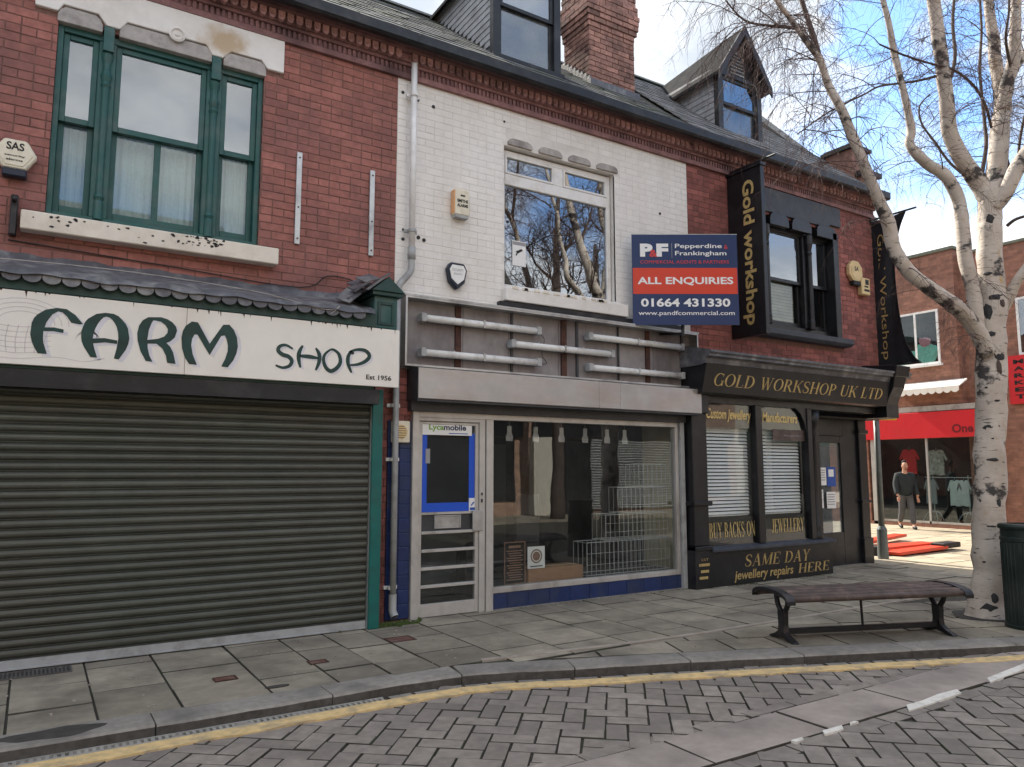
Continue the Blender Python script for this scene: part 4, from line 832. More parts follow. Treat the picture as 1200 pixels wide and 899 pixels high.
# dormers
def dormer(parent,x0,x1,y,zb,ze,za,cheek,fm,grid):
    """gabled dormer: boarded cheeks, black sash front, slated roof running back"""
    slope=(8.6-EZ)/(10-EY); cx=(x0+x1)/2; zr=lambda yy:EZ+(yy-EY)*slope
    D=MB(); D.box(x0,x0+.11,y,y+.1,zb-.05,ze); D.box(x1-.11,x1,y,y+.1,zb-.05,ze); D.box(x0+.11,x1-.11,y+.002,y+.1,ze-.07,ze); D.box(x0-.03,x1+.03,y-.05,y+.1,zb-.06,zb)
    D=D.build('dormer',fm,parent,bevel=.006)
    mb=MB(); yb=EY+(ze-EZ)/slope; mb.prism([(y+.02,zb-.1),(y+.02,ze),(yb,ze)],'x',x0+.03,x0+.08); mb.prism([(y+.02,zb-.1),(y+.02,ze),(yb,ze)],'x',x1-.08,x1-.03); mb.build('cheek','slate_pale',D)
    r=random.Random(int(x0*9)); t=0                        # sloping boards on the cheek
    z=zb-.02
    while z<ze-.02:
        y1=min(yb,EY+(z-EZ)/slope); 
        for xs in (x0,x1):
            sgn=-1 if xs==x0 else 1
            if y1>y+.12: mb=MB(); mb.prism([(0,0),(.02,0),(.008,.105)],'y',y+.105,y1+.03); mb.v=[(xs-sgn*.03+sgn*a,b,z+c) for a,b,c in mb.v]; mb.build('board',cheek,D)
        z+=.095
    yr=EY+(za-EZ)/slope-.3; ov=.11; k=(za-ze)/((x1-x0)/2)
    for sg in (-1,1):
        xe=cx+sg*((x1-x0)/2+ov); zE=ze-ov*k; mb=MB()
        mb.add([(xe,y-.12,zE),(cx,y-.12,za+.0),(cx,yr+.1,za-.22),(xe,yb-.05,zE-.04),(xe,y-.12,zE+.05),(cx,y-.12,za+.055),(cx,yr+.1,za-.165),(xe,yb-.05,zE+.01)],[(0,1,2,3),(4,5,6,7),(0,1,5,4),(3,2,6,7),(0,3,7,4),(1,2,6,5)]); mb.build('dormer_roof','felt_dark',D)
        mb=MB(); mb.add([(xe,y-.15,zE-.09),(cx,y-.15,za-.10),(cx,y-.15,za+.075),(xe,y-.15,zE+.07),(xe,y-.12,zE-.09),(cx,y-.12,za-.10),(cx,y-.12,za+.075),(xe,y-.12,zE+.07)],[(0,1,2,3),(4,5,6,7),(0,1,5,4),(2,3,7,6),(0,3,7,4),(1,2,6,5)]); mb.build('bargeboard',fm,D)
    mb=MB(); mb.prism([(x0+.02,ze),(x1-.02,ze),(cx,za-.02)],'y',y+.06,y+.09); mb.build('gable','slate_pale' if not grid else fm,D)
    mid=(zb+ze)/2-.02; mb=MB(); mb.frame(x0+.11,x1-.11,y+.03,y+.07,mid,ze-.07,.05); mb.build('sash',fm,D); mb=MB(); mb.frame(x0+.11,x1-.11,y+.065,y+.1,zb,mid+.05,.05); mb.build('sash',fm,D)
    mb=MB(); mb.box(x0+.15,x1-.15,y+.05,y+.054,mid+.04,ze-.10); mb.build('pane','glass_sky',D); mb=MB(); mb.box(x0+.15,x1-.15,y+.08,y+.084,zb+.04,mid+.02); mb.build('pane','glass_old',D)
    mb=MB(); mb.box(x0+.1,x1-.1,y+.2,y+.22,zb-.05,ze); mb.build('room','dim_room',D)
    if grid:
        mb=MB(); g0,g1=ze+.05,za-.2; mb.prism([(cx-.17,g0),(cx+.17,g0),(cx+.13,g0+.26),(cx,g0+.42),(cx-.13,g0+.26)],'y',y+.045,y+.055); mb.build('gable_pane','curtain_grey',D)
        for i in range(6):
            mb=MB(); hw=.17 if i<4 else .11; mb.box(cx-hw,cx+hw,y+.028,y+.045,g0+.03+i*.06,g0+.055+i*.06); mb.build('louvre',fm,D)
    return D
dormer(WB,4.78,5.88,8.0,7.03,8.55,9.35,'board_grey','gutter_black',0)
# light box
LB=thing('light_box','empty grey shop sign light box with bare fluorescent tubes above the vacant shop','light box',(5.6,7.45,2.72))
mb=MB(); mb.frame(3.335,7.82,7.43,7.60,2.715,3.495,.022); mb.box(3.32,7.835,7.425,7.60,3.495,3.515); mb.build('frame','galvanised',LB)
xs=[3.357,4.13,4.76,5.50,5.80,6.45,7.10,7.80]
for a,b in zip(xs,xs[1:]): mb=MB(); mb.box(a+.003,b-.003,7.585,7.592,2.737,3.473); mb.build('back_panel','sheet_lilac',LB)
mb=MB(); mb.box(3.357,7.80,7.593,7.598,2.737,3.473); mb.build('backing','rust',LB)
for a,w in ((4.02,.075),(4.78,.03),(5.53,.085),(5.765,.035),(6.46,.02),(6.95,.075),(7.62,.04)): mb=MB(); mb.box(a,a+w,7.560,7.586,2.737,3.473); mb.build('rust_strut','rust' if w>.05 else 'housing_dark',LB,bevel=.003)
def tube(x0,x1,z,lab,dz=0):
    t=thing('fluorescent_tube',lab,'tube light',((x0+x1)/2,7.55,z),'fluorescent tubes in the empty light box')
    mb=MB(); mb.box(x0-.01,x1+.01,7.53,7.565,z-.03+dz,z+.03+dz); mb.build('batten','plastic_grey',t,bevel=.004)
    mb=MB(); mb.tube([(x0+.045,7.49,z),(x1-.045,7.49,z+dz)],.040,14); mb.build('tube','tube_white',t,smooth=True)
    for a,s in ((x0,1),(x1,-1)):
        mb=MB(); mb.box(min(a-s*.012,a+s*.05),max(a-s*.012,a+s*.05),7.445,7.545,z-.048,z+.048); mb.build('end_cap','plastic_grey',t,bevel=.006)
    mb=MB(); mb.box((x0+x1)/2-.012,(x0+x1)/2+.012,7.446,7.535,z-.044,z+.044); mb.build('clip','galvanised',t)
    for k in (.28,.72): mb=MB(); xx=x0+(x1-x0)*k; mb.tube([(xx,7.54,z+.024),(xx,7.54,z+.06)],.012,6); mb.build('fixing','galvanised',t)
tube(3.55,5.14,3.275,'fluorescent tube at the top left of the empty light box'); tube(3.55,5.14,2.885,'fluorescent tube at the bottom left of the empty light box'); tube(4.73,6.30,3.085,'middle fluorescent tube of the empty light box'); tube(5.90,7.56,3.285,'fluorescent tube at the top right of the empty light box'); tube(5.90,7.56,2.885,'fluorescent tube at the bottom right of the empty light box')
mb=MB(); mb.tube(catmull([(5.14,7.55,3.27),(5.25,7.54,3.2),(5.22,7.55,3.0),(5.3,7.56,2.9),(5.14,7.55,2.88)],4),.004,5); mb.tube(catmull([(7.56,7.55,3.28),(7.7,7.55,3.2),(7.66,7.55,3.0),(7.56,7.55,2.9)],4),.004,5); mb.build('cable','rubber_black',LB)
# steel shutter housing, head and frame
hb=MB(); hb.box(3.425,5.90,7.28,7.50,2.35,2.685); hb.box(5.903,6.25,7.28,7.50,2.35,2.685); hb.box(6.253,7.70,7.28,7.50,2.35,2.685); hb.build('shutter_housing','housing_metal',WB,bevel=.006)
mb=MB(); mb.box(3.418,3.425,7.275,7.62,2.345,2.69); mb.box(3.425,7.70,7.50,7.62,2.35,2.70); mb.box(3.43,7.69,7.30,7.36,2.325,2.35); mb.box(3.43,7.69,7.45,7.60,2.23,2.35); mb.box(7.70,7.706,7.275,7.62,2.345,2.69); mb.build('housing_end','housing_dark',WB)
FRM=MB(); FRM.box(3.475,3.555,7.50,7.60,0,2.23); FRM.box(3.555,7.45,7.501,7.60,2.165,2.23); FRM.box(4.315,4.39,7.50,7.60,0,2.165); FRM.box(4.40,4.495,7.49,7.60,.0,2.165); FRM.box(4.495,7.395,7.503,7.60,.19,.255); FRM.box(7.395,7.45,7.50,7.60,.19,2.165); FRM.box(3.555,4.315,7.502,7.60,2.125,2.165)
FRM=FRM.build('shop_front_frame','aluminium',WB,bevel=.004)
mb=MB(); mb.box(7.46,7.53,7.46,7.60,0,2.32); mb.build('shutter_guide','plastic_grey',WB,bevel=.004)
mb=MB(); mb.tube([(7.60,7.50,0.0),(7.60,7.50,2.33)],.030,12); mb.build('guide_tube','galvanised',WB,smooth=True)
r=random.Random(8); x=4.40
while x<7.55: link('tile',blk_t,WB,(x,7.515,.0),(min(.30,7.55-x)-.004,.03,.188)); x+=.30
mb=MB(); mb.box(4.3,7.6,7.53,7.6,0,.19); mb.box(4.38,7.60,7.50,7.6,-.01,.012); mb.build('stall_riser','kerb_stone',WB)
mb=MB(); mb.box(7.55,7.86,7.55,7.62,0,2.7); mb.build('party_pier','paint_black',WB)
mb=MB(); mb.box(4.49,7.40,7.545,7.551,.25,2.17); mb.build('shop_window','glass_shop',WB)
# door
DR=MB(); DR.box(3.56,3.60,7.52,7.57,0.01,2.12); DR.box(4.27,4.312,7.52,7.57,0.01,2.12); DR.box(3.60,4.27,7.521,7.57,2.09,2.12); DR.box(3.60,4.27,7.521,7.57,.01,.145)
DR=DR.build('door','aluminium',WB,bevel=.003)
for z in (.33,.52,.71,.905): mb=MB(); mb.box(3.60,4.27,7.515,7.565,z-.016,z+.016); mb.build('door_rail','aluminium',DR,bevel=.004)
for a,b in ((.145,.315),(.346,.505),(.536,.695),(.726,.89)): mb=MB(); mb.box(3.60,4.27,7.545,7.549,a,b); mb.build('pane','glass_shop',DR)
mb=MB(); mb.box(3.60,4.27,7.54,7.555,.92,1.10); mb.build('lower_panel','housing_dark',DR)
mb=MB(); mb.frame(3.76,4.09,7.522,7.54,.945,1.09,.018); mb.box(3.778,4.072,7.528,7.54,.963,1.072); mb.build('letter_box','galvanised',DR,bevel=.003)
mb=MB(); mb.box(3.60,4.27,7.521,7.57,1.10,1.125); mb.build('door_rail','aluminium',DR)
mb=MB(); mb.box(3.60,4.27,7.543,7.547,1.125,2.09); mb.build('pane','glass_shop',DR)
mb=MB(); mb.box(3.60,3.665,7.538,7.542,1.127,2.0); mb.box(4.195,4.268,7.538,7.542,1.127,2.0); mb.box(3.665,4.195,7.5383,7.542,1.127,1.225); mb.build('blue_vinyl','sticker_blue',DR)
mb=MB(); mb.box(3.665,4.195,7.56,7.565,1.225,2.0); mb.build('door_blind','dark_room',DR)
mb=MB(); mb.box(4.225,4.36,7.49,7.52,.90,1.13); mb.build('lock_case','galvanised',DR,bevel=.006)
mb=MB(); mb.box(4.335,4.35,7.485,7.50,1.22,1.26); mb.box(4.335,4.35,7.485,7.50,1.30,1.33); mb.build('cylinder_lock','housing_dark',DR)
ly=thing('door_sign','white sticker with green and navy lettering across the top of the blue door','sticker',(3.93,7.53,1.97))
mb=MB(); mb.box(3.595,4.225,7.528,7.534,1.975,2.115); mb.build('sheet','sticker_white',ly)
text('Lyca',(3.68,7.5272,2.012),X_,Z_,.185,.085,'ink_green',ly,bold=.03); text('mobile',(3.865,7.5272,2.03),X_,Z_,.285,.067,'ink_navy',ly,bold=.03); mb=MB(); mb.box(3.93,4.17,7.5272,7.5275,1.990,2.000); mb.build('underline','ink_blue',ly)
s2=thing('door_sticker','small pale camera sticker at the lower right of the blue door vinyl','sticker',(4.24,7.53,1.15)); mb=MB(); mb.box(4.195,4.285,7.530,7.535,1.128,1.27); mb.build('sheet','sticker_white',s2); mb=MB(); mb.box(4.205,4.275,7.5285,7.5295,1.135,1.165); mb.prism([(4.215,1.19),(4.25,1.23),(4.265,1.22),(4.225,1.18)],'y',7.5285,7.5295); mb.build('print','ink_blue',s2)
s3=thing('door_sticker','faint grey square sticker at the upper left of the blue door vinyl','sticker',(3.63,7.53,1.7)); mb=MB(); mb.box(3.645,3.70,7.531,7.537,1.66,1.82); mb.build('sheet','ink_grey',s3)
# interior of the vacant shop
mb=MB(); mb.box(3.5,7.75,11.4,11.5,0,2.6); mb.box(3.40,3.5,7.62,11.5,0,2.6); mb.box(7.72,7.82,7.62,11.5,0,2.6); mb.box(3.5,7.72,7.62,11.4,-.005,.01); mb.box(3.5,7.72,7.62,11.4,2.55,2.6); mb.build('room','dim_room',WB)
mb=MB(); mb.box(4.45,7.68,7.62,8.35,.01,.235); mb.build('window_bed','dim_room',WB)
mb=MB(); mb.box(7.52,7.62,7.66,8.3,.235,2.4); mb.build('reveal_panel','panel_cream',WB)
mb=MB(); mb.box(4.55,5.05,9.6,9.7,.0,2.5); mb.box(5.55,6.6,10.6,10.7,0,2.0); mb.build('partition','panel_grey',WB)
bx=thing('cardboard_box','long brown cardboard box lying on the window bed of the vacant shop','box',(5.6,7.9,.235)); mb=MB(); mb.box(5.10,5.93,7.68,8.0,.236,.40); mb.build('carton','cardboard',bx,bevel=.006); mb=MB(); mb.box(5.10,5.93,7.82,7.86,.400,.4015); mb.build('tape','plastic_yellowed',bx)
sp1=thing('notice_board','small dark framed notice standing in the vacant shop window','notice',(4.95,7.7,.235)); mb=MB(); mb.box(4.77,5.06,7.70,7.715,.24,.73); mb.build('sheet','ink_black',sp1); mb=MB(); mb.frame(4.765,5.065,7.69,7.70,.237,.735,.012); mb.build('frame','ink_brown',sp1)
mb=MB(); [mb.box(4.80+.02*(i%3),5.03-.025*(i%2),7.697,7.6985,.62-i*.028,.632-i*.028) for i in range(13)]; mb.box(4.83,5.0,7.697,7.6985,.66,.69); mb.build('print','ink_brown',sp1)
sp2=thing('notice_card','small white card with a round brown badge print in the vacant shop window','notice',(5.2,7.66,.4)); mb=MB(); mb.box(5.085,5.335,7.672,7.678,.405,.665); mb.build('sheet','sticker_white',sp2); P,Fq=ring(5.21,.55,.085,.085,.018,.018); mb=MB(); mb.add([(a,7.6705,b) for a,b in P],Fq); P,Fq=ring(5.21,.55,.055,.055,.0549,.0549); mb.add([(a,7.6705,b) for a,b in P],Fq); mb.build('badge','ink_brown',sp2); mb=MB(); mb.box(5.12,5.30,7.6705,7.671,.425,.437); mb.build('print','ink_black',sp2)
mn=thing('television','large black flat screen leaning behind the cards in the vacant shop window','television',(5.1,8.2,.235)); mb=MB(); mb.box(5.17,5.52,8.05,8.12,.30,1.28); mb.build('screen','rubber_black',mn,bevel=.01); mb=MB(); mb.box(4.5,5.5,8.15,8.4,.236,.62); mb.build('cabinet','rubber_black',mn,bevel=.01)
def rack(x0,x1,z0,z1,y,lab):
    t=thing('wire_rack',lab,'wire rack',((x0+x1)/2,y,z0),'white wire racks stepped up in the vacant shop window')
    mb=MB(); w=.0045
    for zz in (z0+.01,z1):
        for yy in (y,y+.28): mb.box(x0,x1,yy,yy+2*w,zz-w,zz+w)
        for xx in (x0,x1): mb.box(xx-w,xx+w,y,y+.28,zz-w,zz+w)
    mb.build('rim','wire_white',t); mb=MB(); k=int((x1-x0)/.075)
    for i in range(k+1):
        xx=x0+(x1-x0)*i/k
        for yy in (y,y+.28): mb.box(xx-w*.5,xx+w*.5,yy,yy+w,z0,z1)
    for i in range(1,3): zz=z0+(z1-z0)*i/3; mb.box(x0,x1,y,y+w,zz-w*.5,zz+w*.5)
    mb.build('wires','wire_white',t,kind='stuff')
rack(6.02,7.45,.24,.66,7.72,'lowest and longest white wire rack in the vacant shop window'); rack(6.35,7.45,.665,1.0,7.74,'second white wire rack from the bottom of the stepped stack'); rack(6.66,7.46,1.005,1.35,7.76,'third white wire rack from the bottom of the stepped stack'); rack(6.98,7.47,1.355,1.66,7.78,'topmost small white wire rack in the vacant shop window')
for i,x in enumerate((4.78,5.16,5.55,5.92,6.28,6.58)):
    t=thing('hanging_tag',('leftmost','second','third','fourth','fifth','rightmost')[i]+' of six little pale price tags hanging in the vacant shop window','tag',(x,7.62,2.0),'price tags along the top of the vacant window'); mb=MB(); mb.prism([(x-.045,1.93),(x+.045,1.93),(x+.05,1.98),(x+.03,2.03),(x+.03,2.11),(x-.03,2.11),(x-.03,2.03),(x-.05,1.98)],'y',7.60,7.605); mb.build('card','stone_grey',t); mb=MB(); mb.box(x-.001,x+.001,7.602,7.604,2.11,2.5); mb.build('thread','wire_white',t)
# fittings on the white and red walls
def hexbox(name,lab,cx,cz,rx,rz,y,m,m2,txt,flat=True,sides=6,a0=0):
    t=thing(name,lab,'alarm box',(cx,y,cz)); P=[(cx+rx*math.cos(R(a0+360/sides*i)),cz+rz*math.sin(R(a0+360/sides*i))) for i in range(sides)]
    mb=MB(); mb.prism(P,'y',y-.075,y); mb.build('cover',m,t,bevel=.012)
    Q=[(cx+(x-cx)*.78,cz+(z-cz)*.78) for x,z in P]; mb=MB(); mb.prism(Q,'y',y-.082,y-.075); mb.build('face',m2,t)
    for i,(s,wd,hh,dz) in enumerate(txt): text(s,(cx-wd/2,y-.0835,cz+dz),X_,Z_,wd,hh,'ink_black' if m2!='plastic_navy' else 'ink_white',t,bold=.03)
    return t
hexbox('alarm_box','cream hexagonal alarm box with black initials left of the green sash window',-.295,4.29,.165,.15,7.59,'plastic_cream','plastic_cream',[('SAS',.13,.07,.03),('security',.15,.02,-.03),('alarms',.12,.02,-.065)])
mb=MB(); mb.box(-.38,-.20,7.50,7.59,4.09,4.16); o=mb.build('strobe','plastic_navy',bpy.data.objects['alarm_box'],bevel=.01)
t=thing('wall_bracket','short black iron bracket on the red brick just left of the cream window sill','bracket',(-.27,7.55,3.75)); mb=MB(); mb.box(-.30,-.245,7.50,7.60,3.58,3.93); mb.box(-.29,-.255,7.42,7.50,3.86,3.90); mb.build('arm','iron_black',t,bevel=.008)
for X,z0,z1,l in ((2.165,3.91,4.90,'left of two short metal conduit strips on the red brick wall'),(2.975,3.91,4.88,'right of two short metal conduit strips, beside the white painted wall')):
    t=thing('conduit_strip',l,'conduit',(X,7.57,z0),'metal conduit strips on the red wall'); mb=MB(); mb.box(X-.028,X+.028,7.568,7.596,z0,z1); mb.build('channel','galvanised',t,bevel=.004); mb=MB(); [mb.tube([(X,7.562,z),(X,7.57,z)],.009,8) for z in (z0+.06,(z0+z1)/2-.1,z1-.06)]; mb.build('screws','rust',t)
t=thing('alarm_box','cream rectangular alarm box with orange side and black lettering on the white wall','alarm box',(4.07,7.55,4.7))
mb=MB(); mb.box(3.965,4.16,7.50,7.595,4.55,4.865); mb.build('cover','plastic_cream',t,bevel=.012); mb=MB(); mb.box(3.960,3.985,7.505,7.59,4.57,4.845); mb.build('side','plastic_orange',t); mb=MB(); mb.box(3.98,4.15,7.505,7.585,4.52,4.555); mb.build('base','plastic_grey',t)
text('SMITHS',(3.995,7.4985,4.70),X_,Z_,.145,.040,'ink_black',t,bold=.05); text('ALARMS',(3.995,7.4985,4.645),X_,Z_,.145,.040,'ink_black',t,bold=.05); mb=MB(); mb.box(4.04,4.10,7.4985,7.499,4.775,4.795); mb.build('badge','ink_black',t)
t=thing('alarm_box','small navy shield shaped alarm box with white face just above the light box','alarm box',(4.02,7.55,3.83))
sh=[(3.89,3.90),(3.93,3.975),(4.11,3.975),(4.15,3.90),(4.12,3.75),(4.02,3.66),(3.92,3.75)]; mb=MB(); mb.prism(sh,'y',7.52,7.595); mb.build('cover','plastic_navy',t,bevel=.012)
mb=MB(); mb.prism([(4.02+(x-4.02)*.80,3.87+(z-3.87)*.72) for x,z in sh],'y',7.513,7.52); mb.build('face','plastic_white',t); text('BANHAM',(3.945,7.5115,3.875),X_,Z_,.15,.03,'ink_navy',t,bold=.02) if 0 else text('SECURITY',(3.945,7.5115,3.875),X_,Z_,.15,.03,'ink_grey',t); text('alarm',(3.965,7.5115,3.83),X_,Z_,.11,.03,'ink_grey',t)
t=thing('vent_cover','cream square vent plate with round brown grille above the blue tiles','vent',(3.33,7.5,1.98)); mb=MB(); mb.box(3.225,3.435,7.485,7.535,1.88,2.115); mb.build('plate','plastic_cream',t,bevel=.01); P,Fq=ring(3.33,1.995,.072,.078,.0719,.0779); mb=MB(); mb.add([(a,7.483,b) for a,b in P],Fq); mb.build('grille','plastic_yellowed',t); mb=MB(); [mb.box(3.33-.06*math.cos(i*.4-1.0),3.33+.06*math.cos(i*.4-1.0),7.4815,7.4825,1.995+i*.024-.062,1.995+i*.024-.056) for i in range(6)]; mb.build('slots','rust',t)
dp=thing('drainpipe','white downpipe from the gutter turning grey beside the blue tiled pier','drainpipe',(3.3,7.5,0))
mb=MB(); mb.tube([(3.425,7.50,6.42),(3.425,7.50,3.98)],.036,14); mb.build('upper_pipe','plastic_white',dp,smooth=True)
mb=MB(); mb.tube([(3.425,7.50,4.06),(3.425,7.50,3.92)],.045,14); mb.tube(catmull([(3.425,7.50,3.94),(3.42,7.50,3.80),(3.35,7.48,3.70),(3.27,7.47,3.6),(3.255,7.47,3.45)],4),.038,12); mb.build('offset_bend','plastic_grey',dp,smooth=True)
mb=MB(); mb.tube([(3.255,7.47,3.5),(3.255,7.47,.16)],.034,14); mb.build('lower_pipe','plastic_grey',dp,smooth=True)
for z,x,m in ((5.85,3.425,'plastic_white'),(4.25,3.425,'plastic_grey'),(2.28,3.255,'plastic_white'),(1.70,3.255,'plastic_white'),(.36,3.255,'plastic_white')):
    mb=MB(); mb.tube([(x,7.49,z-.018),(x,7.49,z+.018)],.045,12); mb.box(x-.075,x+.075,7.53,7.56,z-.018,z+.018); mb.build('pipe_clip',m,dp)
mb=MB(); mb.tube([(3.255,7.47,.30),(3.255,7.47,.13),(3.265,7.43,.07)],[.043,.043,.043],12,cap=False); mb.build('shoe','plastic_grey',dp,smooth=True); mb=MB(); mb.tube([(3.262,7.44,.082),(3.2645,7.432,.072)],.036,12); mb.build('outlet','ink_black',dp)
mb=MB(); mb.tube(catmull([(-.3,7.585,3.55),(1,7.58,3.50),(2.2,7.58,3.46),(2.5,7.58,3.62),(2.8,7.58,3.60),(2.95,7.58,3.45)],5),.006,5); tag(mb.build('cable','rubber_black'),'thin black cable sagging across the red brick above the lead flashing','cable')
mb=MB(); mb.tube(catmull([(-1,7.04,3.22),(0.4,7.03,3.27),(1.6,7.05,3.24),(2.3,7.03,3.14),(2.45,7.03,3.19),(2.36,7.03,3.10)],5),.005,5); tag(mb.build('cable','stone_grey'),'thin pale wire lying along the lead flashing over the cream sign','cable')
mb=MB(); r=random.Random(33)
for x,z in ((3.33,5.9),(3.52,5.86),(3.72,5.83),(3.36,4.28),(3.36,4.17),(3.55,4.22),(3.62,4.2),(4.7,5.9),(7.3,5.2),(4.75,4.62)): mb.tube([(x,7.592,z),(x,7.603,z)],r.uniform(.012,.024),8)
mb.build('wall_hole','flake_dark',WB,kind='stuff')
# estate agent board fixed on a bracket in front of the wall
PF=thing('agent_board','navy and orange ALL ENQUIRIES letting board projecting beside the black vertical banner','sign',(7.2,7.07,3.5)); u=Vector((.845,-.535,0)); nn=Vector((-.535,-.845,0)); o=Vector((6.62,7.44,3.50)); BW,BH=1.415,1.235
def bd(x0,x1,z0,z1,d0,d1,name,m):
    mb=MB(); mb.box(x0,x1,-d1,-d0,z0,z1); mb.v=[tuple(o+u*a+Z*c-nn*b) for (a,b,c) in mb.v for Z in (Vector((0,0,1)),)]; return mb.build(name,m,PF)
bd(0,BW,0,BH,-.012,.0,'board','board_navy'); bd(.01,BW-.01,.42,.775,.0,.002,'red_band','board_red'); bd(-.004,BW+.004,BH,BH+.008,-.014,.002,'edge_trim','galvanised')
def bt(s,x,z,w,h,m,bold=0,d=.0035): return text(s,o+u*x+Vector((0,0,z))+nn*d,u,Z_,w,h,m,PF,bold=bold)
bt('P',.11,.93,.17,.18,'ink_white',.06); bt('F',.33,.93,.16,.18,'ink_white',.06); bt('&',.235,.925,.11,.10,'ink_red',.03,.005)
bd(.535,.541,.915,1.115,.0,.003,'divider','ink_grey'); bt('Pepperdine',.58,1.03,.63,.078,'ink_white',.012); bt('&',1.24,1.035,.05,.06,'ink_red'); bt('Frankingham',.58,.93,.69,.078,'ink_white',.012)
bt('COMMERCIAL AGENTS & PARTNERS',.11,.835,1.19,.045,'ink_red',0); bt('ALL ENQUIRIES',.07,.535,1.28,.115,'ink_white',.025); bt('01664 431330',.11,.245,1.19,.115,'ink_white',.03); bt('www.pandfcommercial.com',.075,.115,1.28,.075,'ink_white',.005)
mb=MB(); mb.tube([(7.24,7.62,4.0),(7.24,7.15,4.0)],.02,8); mb.tube([(7.24,7.62,3.46),(7.24,7.15,3.40)],.018,8); mb.tube([(7.24,7.15,4.6),(7.24,7.15,3.36)],.022,8); mb.build('bracket','iron_black',PF)
# ------------------------------------------------------------------ building 3: jeweller
GB=thing('shop_building','dark red brick corner terrace shop with black jeweller shop front and gabled dormer','building',(10.1,7.6,0))
GH=(8.98,11.30,3.80,5.62)
wall_mb(7.85,12.46,2.6,6.40,7.6055,7.9,[GH]).build('wall','mortar',GB)
bricks(GB,7.852,12.46,3.30,6.06,WY,[GH,(8.80,11.50,5.70,6.07),(8.9,11.45,3.60,3.80)],'brick_deep',290,seed=12)
me=brick_mesh('brick_deep'); mb=MB(); mb.box(12.30,12.45,7.9,12.9,2.6,6.42); mb.box(7.86,12.3,12.7,12.85,0,6.4); mb.build('side_wall','brick_side',GB)
frieze(GB,7.862,12.50,3); roof(GB,7.862,12.3,8.86,'slate_pale',w=.28,ex=.22,holes=((9.05,10.1,7.9,8.9),))
mb=MB(); mb.prism([(7.45,6.40),(7.45,6.75),(8.05,6.85),(10,8.98),(10,8.0),(8.5,6.4)],'x',12.12,12.46); pp=mb.build('gable_parapet','brick_side',GB)
mb=MB(); mb.prism([(7.38,6.75),(7.38,6.84),(8.03,6.94),(10,9.08),(10,8.98),(8.05,6.85)],'x',12.06,12.52); mb.build('coping','gutter_black',pp)
mb=MB(); mb.box(12.02,12.48,7.62,8.15,6.5,7.30); sk_=mb.build('end_stack','brick_chimney',GB); add=MB(); add.box(11.96,12.54,7.56,8.21,7.30,7.36); add.box(12.0,12.5,7.6,8.17,7.36,7.40); add.build('stack_cap','gutter_black',sk_)
dormer(GB,9.04,10.10,8.0,7.03,8.10,8.88,'board_grey','gutter_black',1)
mb=MB(); mb.prism([(8.82,5.72),(8.82,6.05),(11.49,6.05),(11.49,5.72),(11.2,5.72),(11.16,5.66),(9.1,5.66),(9.06,5.72)],'y',7.56,7.66); mb.build('lintel','paint_slate',GB,bevel=.006)
for a,b in ((8.93,9.40),(9.62,10.08),(10.16,10.66),(10.80,11.33)): scallop(GB,a,b,5.46,5.665,7.54,7.62,'paint_black',n=.08)
mb=MB(); mb.box(8.98,9.06,7.60,7.8,3.80,5.62); mb.box(11.22,11.36,7.54,7.8,3.76,5.58); mb.box(9.06,11.22,7.66,7.8,5.42,5.62); mb.box(9.06,11.22,7.661,7.8,3.80,3.88)
for a in (9.46,10.53): mb.box(a,a+.24,7.64,7.8,3.88,5.42)
GWn=mb.build('window','paint_black',GB,bevel=.006)
sashes(GWn,7.69,((9.10,9.46,0),(9.70,10.53,0),(10.77,11.22,0)),'paint_black',4.60,5.44,3.88,'glass_sky','glass')
for xc in (9.58,10.65): mb=MB(); mb.lathe([(.06,3.86),(.06,4.0),(.045,4.03),(.045,5.1),(.06,5.14),(.045,5.18),(.07,5.3),(.07,5.45),(.03,5.45)],(xc,7.62,0),12); mb.build('column','paint_black',GWn)
mb=MB()
for i in range(14): mb.box(9.72,10.50,7.84,7.85,3.90+i*.052,3.945+i*.052)
mb.build('blind','blind_beige',GWn); curtain(GWn,10.80,11.0,3.9,4.7,7.84,'net_curtain',n=14)
roombox(GB,9.06,11.22,3.82,5.6,7.9,.5)
mb=MB(); mb.prism([(7.40,3.66),(7.40,3.74),(7.66,3.80),(7.66,3.62),(7.45,3.62)],'x',8.90,11.46); mb.build('sill','paint_slate',GB,bevel=.006)
hexbox('alarm_box','yellowed octagonal alarm box on the brick right of the black upstairs window',11.80,4.99,.20,.20,7.59,'plastic_yellowed','plastic_yellowed',[('SA',.12,.08,.0)],sides=8,a0=22.5); mb=MB(); mb.box(11.70,11.90,7.5,7.59,4.74,4.82); mb.build('strobe','rubber_black',bpy.data.objects['alarm_box.003'] if 'alarm_box.003' in bpy.data.objects else None,bevel=.01)
t=thing('alarm_box','yellowed rectangular alarm box with dark print beside the corner of the jeweller wall','alarm box',(12.02,7.55,4.8)); mb=MB(); mb.box(11.92,12.16,7.50,7.595,4.60,4.90); mb.build('cover','plastic_yellowed',t,bevel=.012); mb=MB(); mb.box(12.02,12.12,7.4975,7.499,4.78,4.87); mb.box(11.98,12.13,7.4975,7.499,4.66,4.70); mb.box(11.99,12.10,7.4975,7.499,4.73,4.76); mb.build('print','ink_black',t)
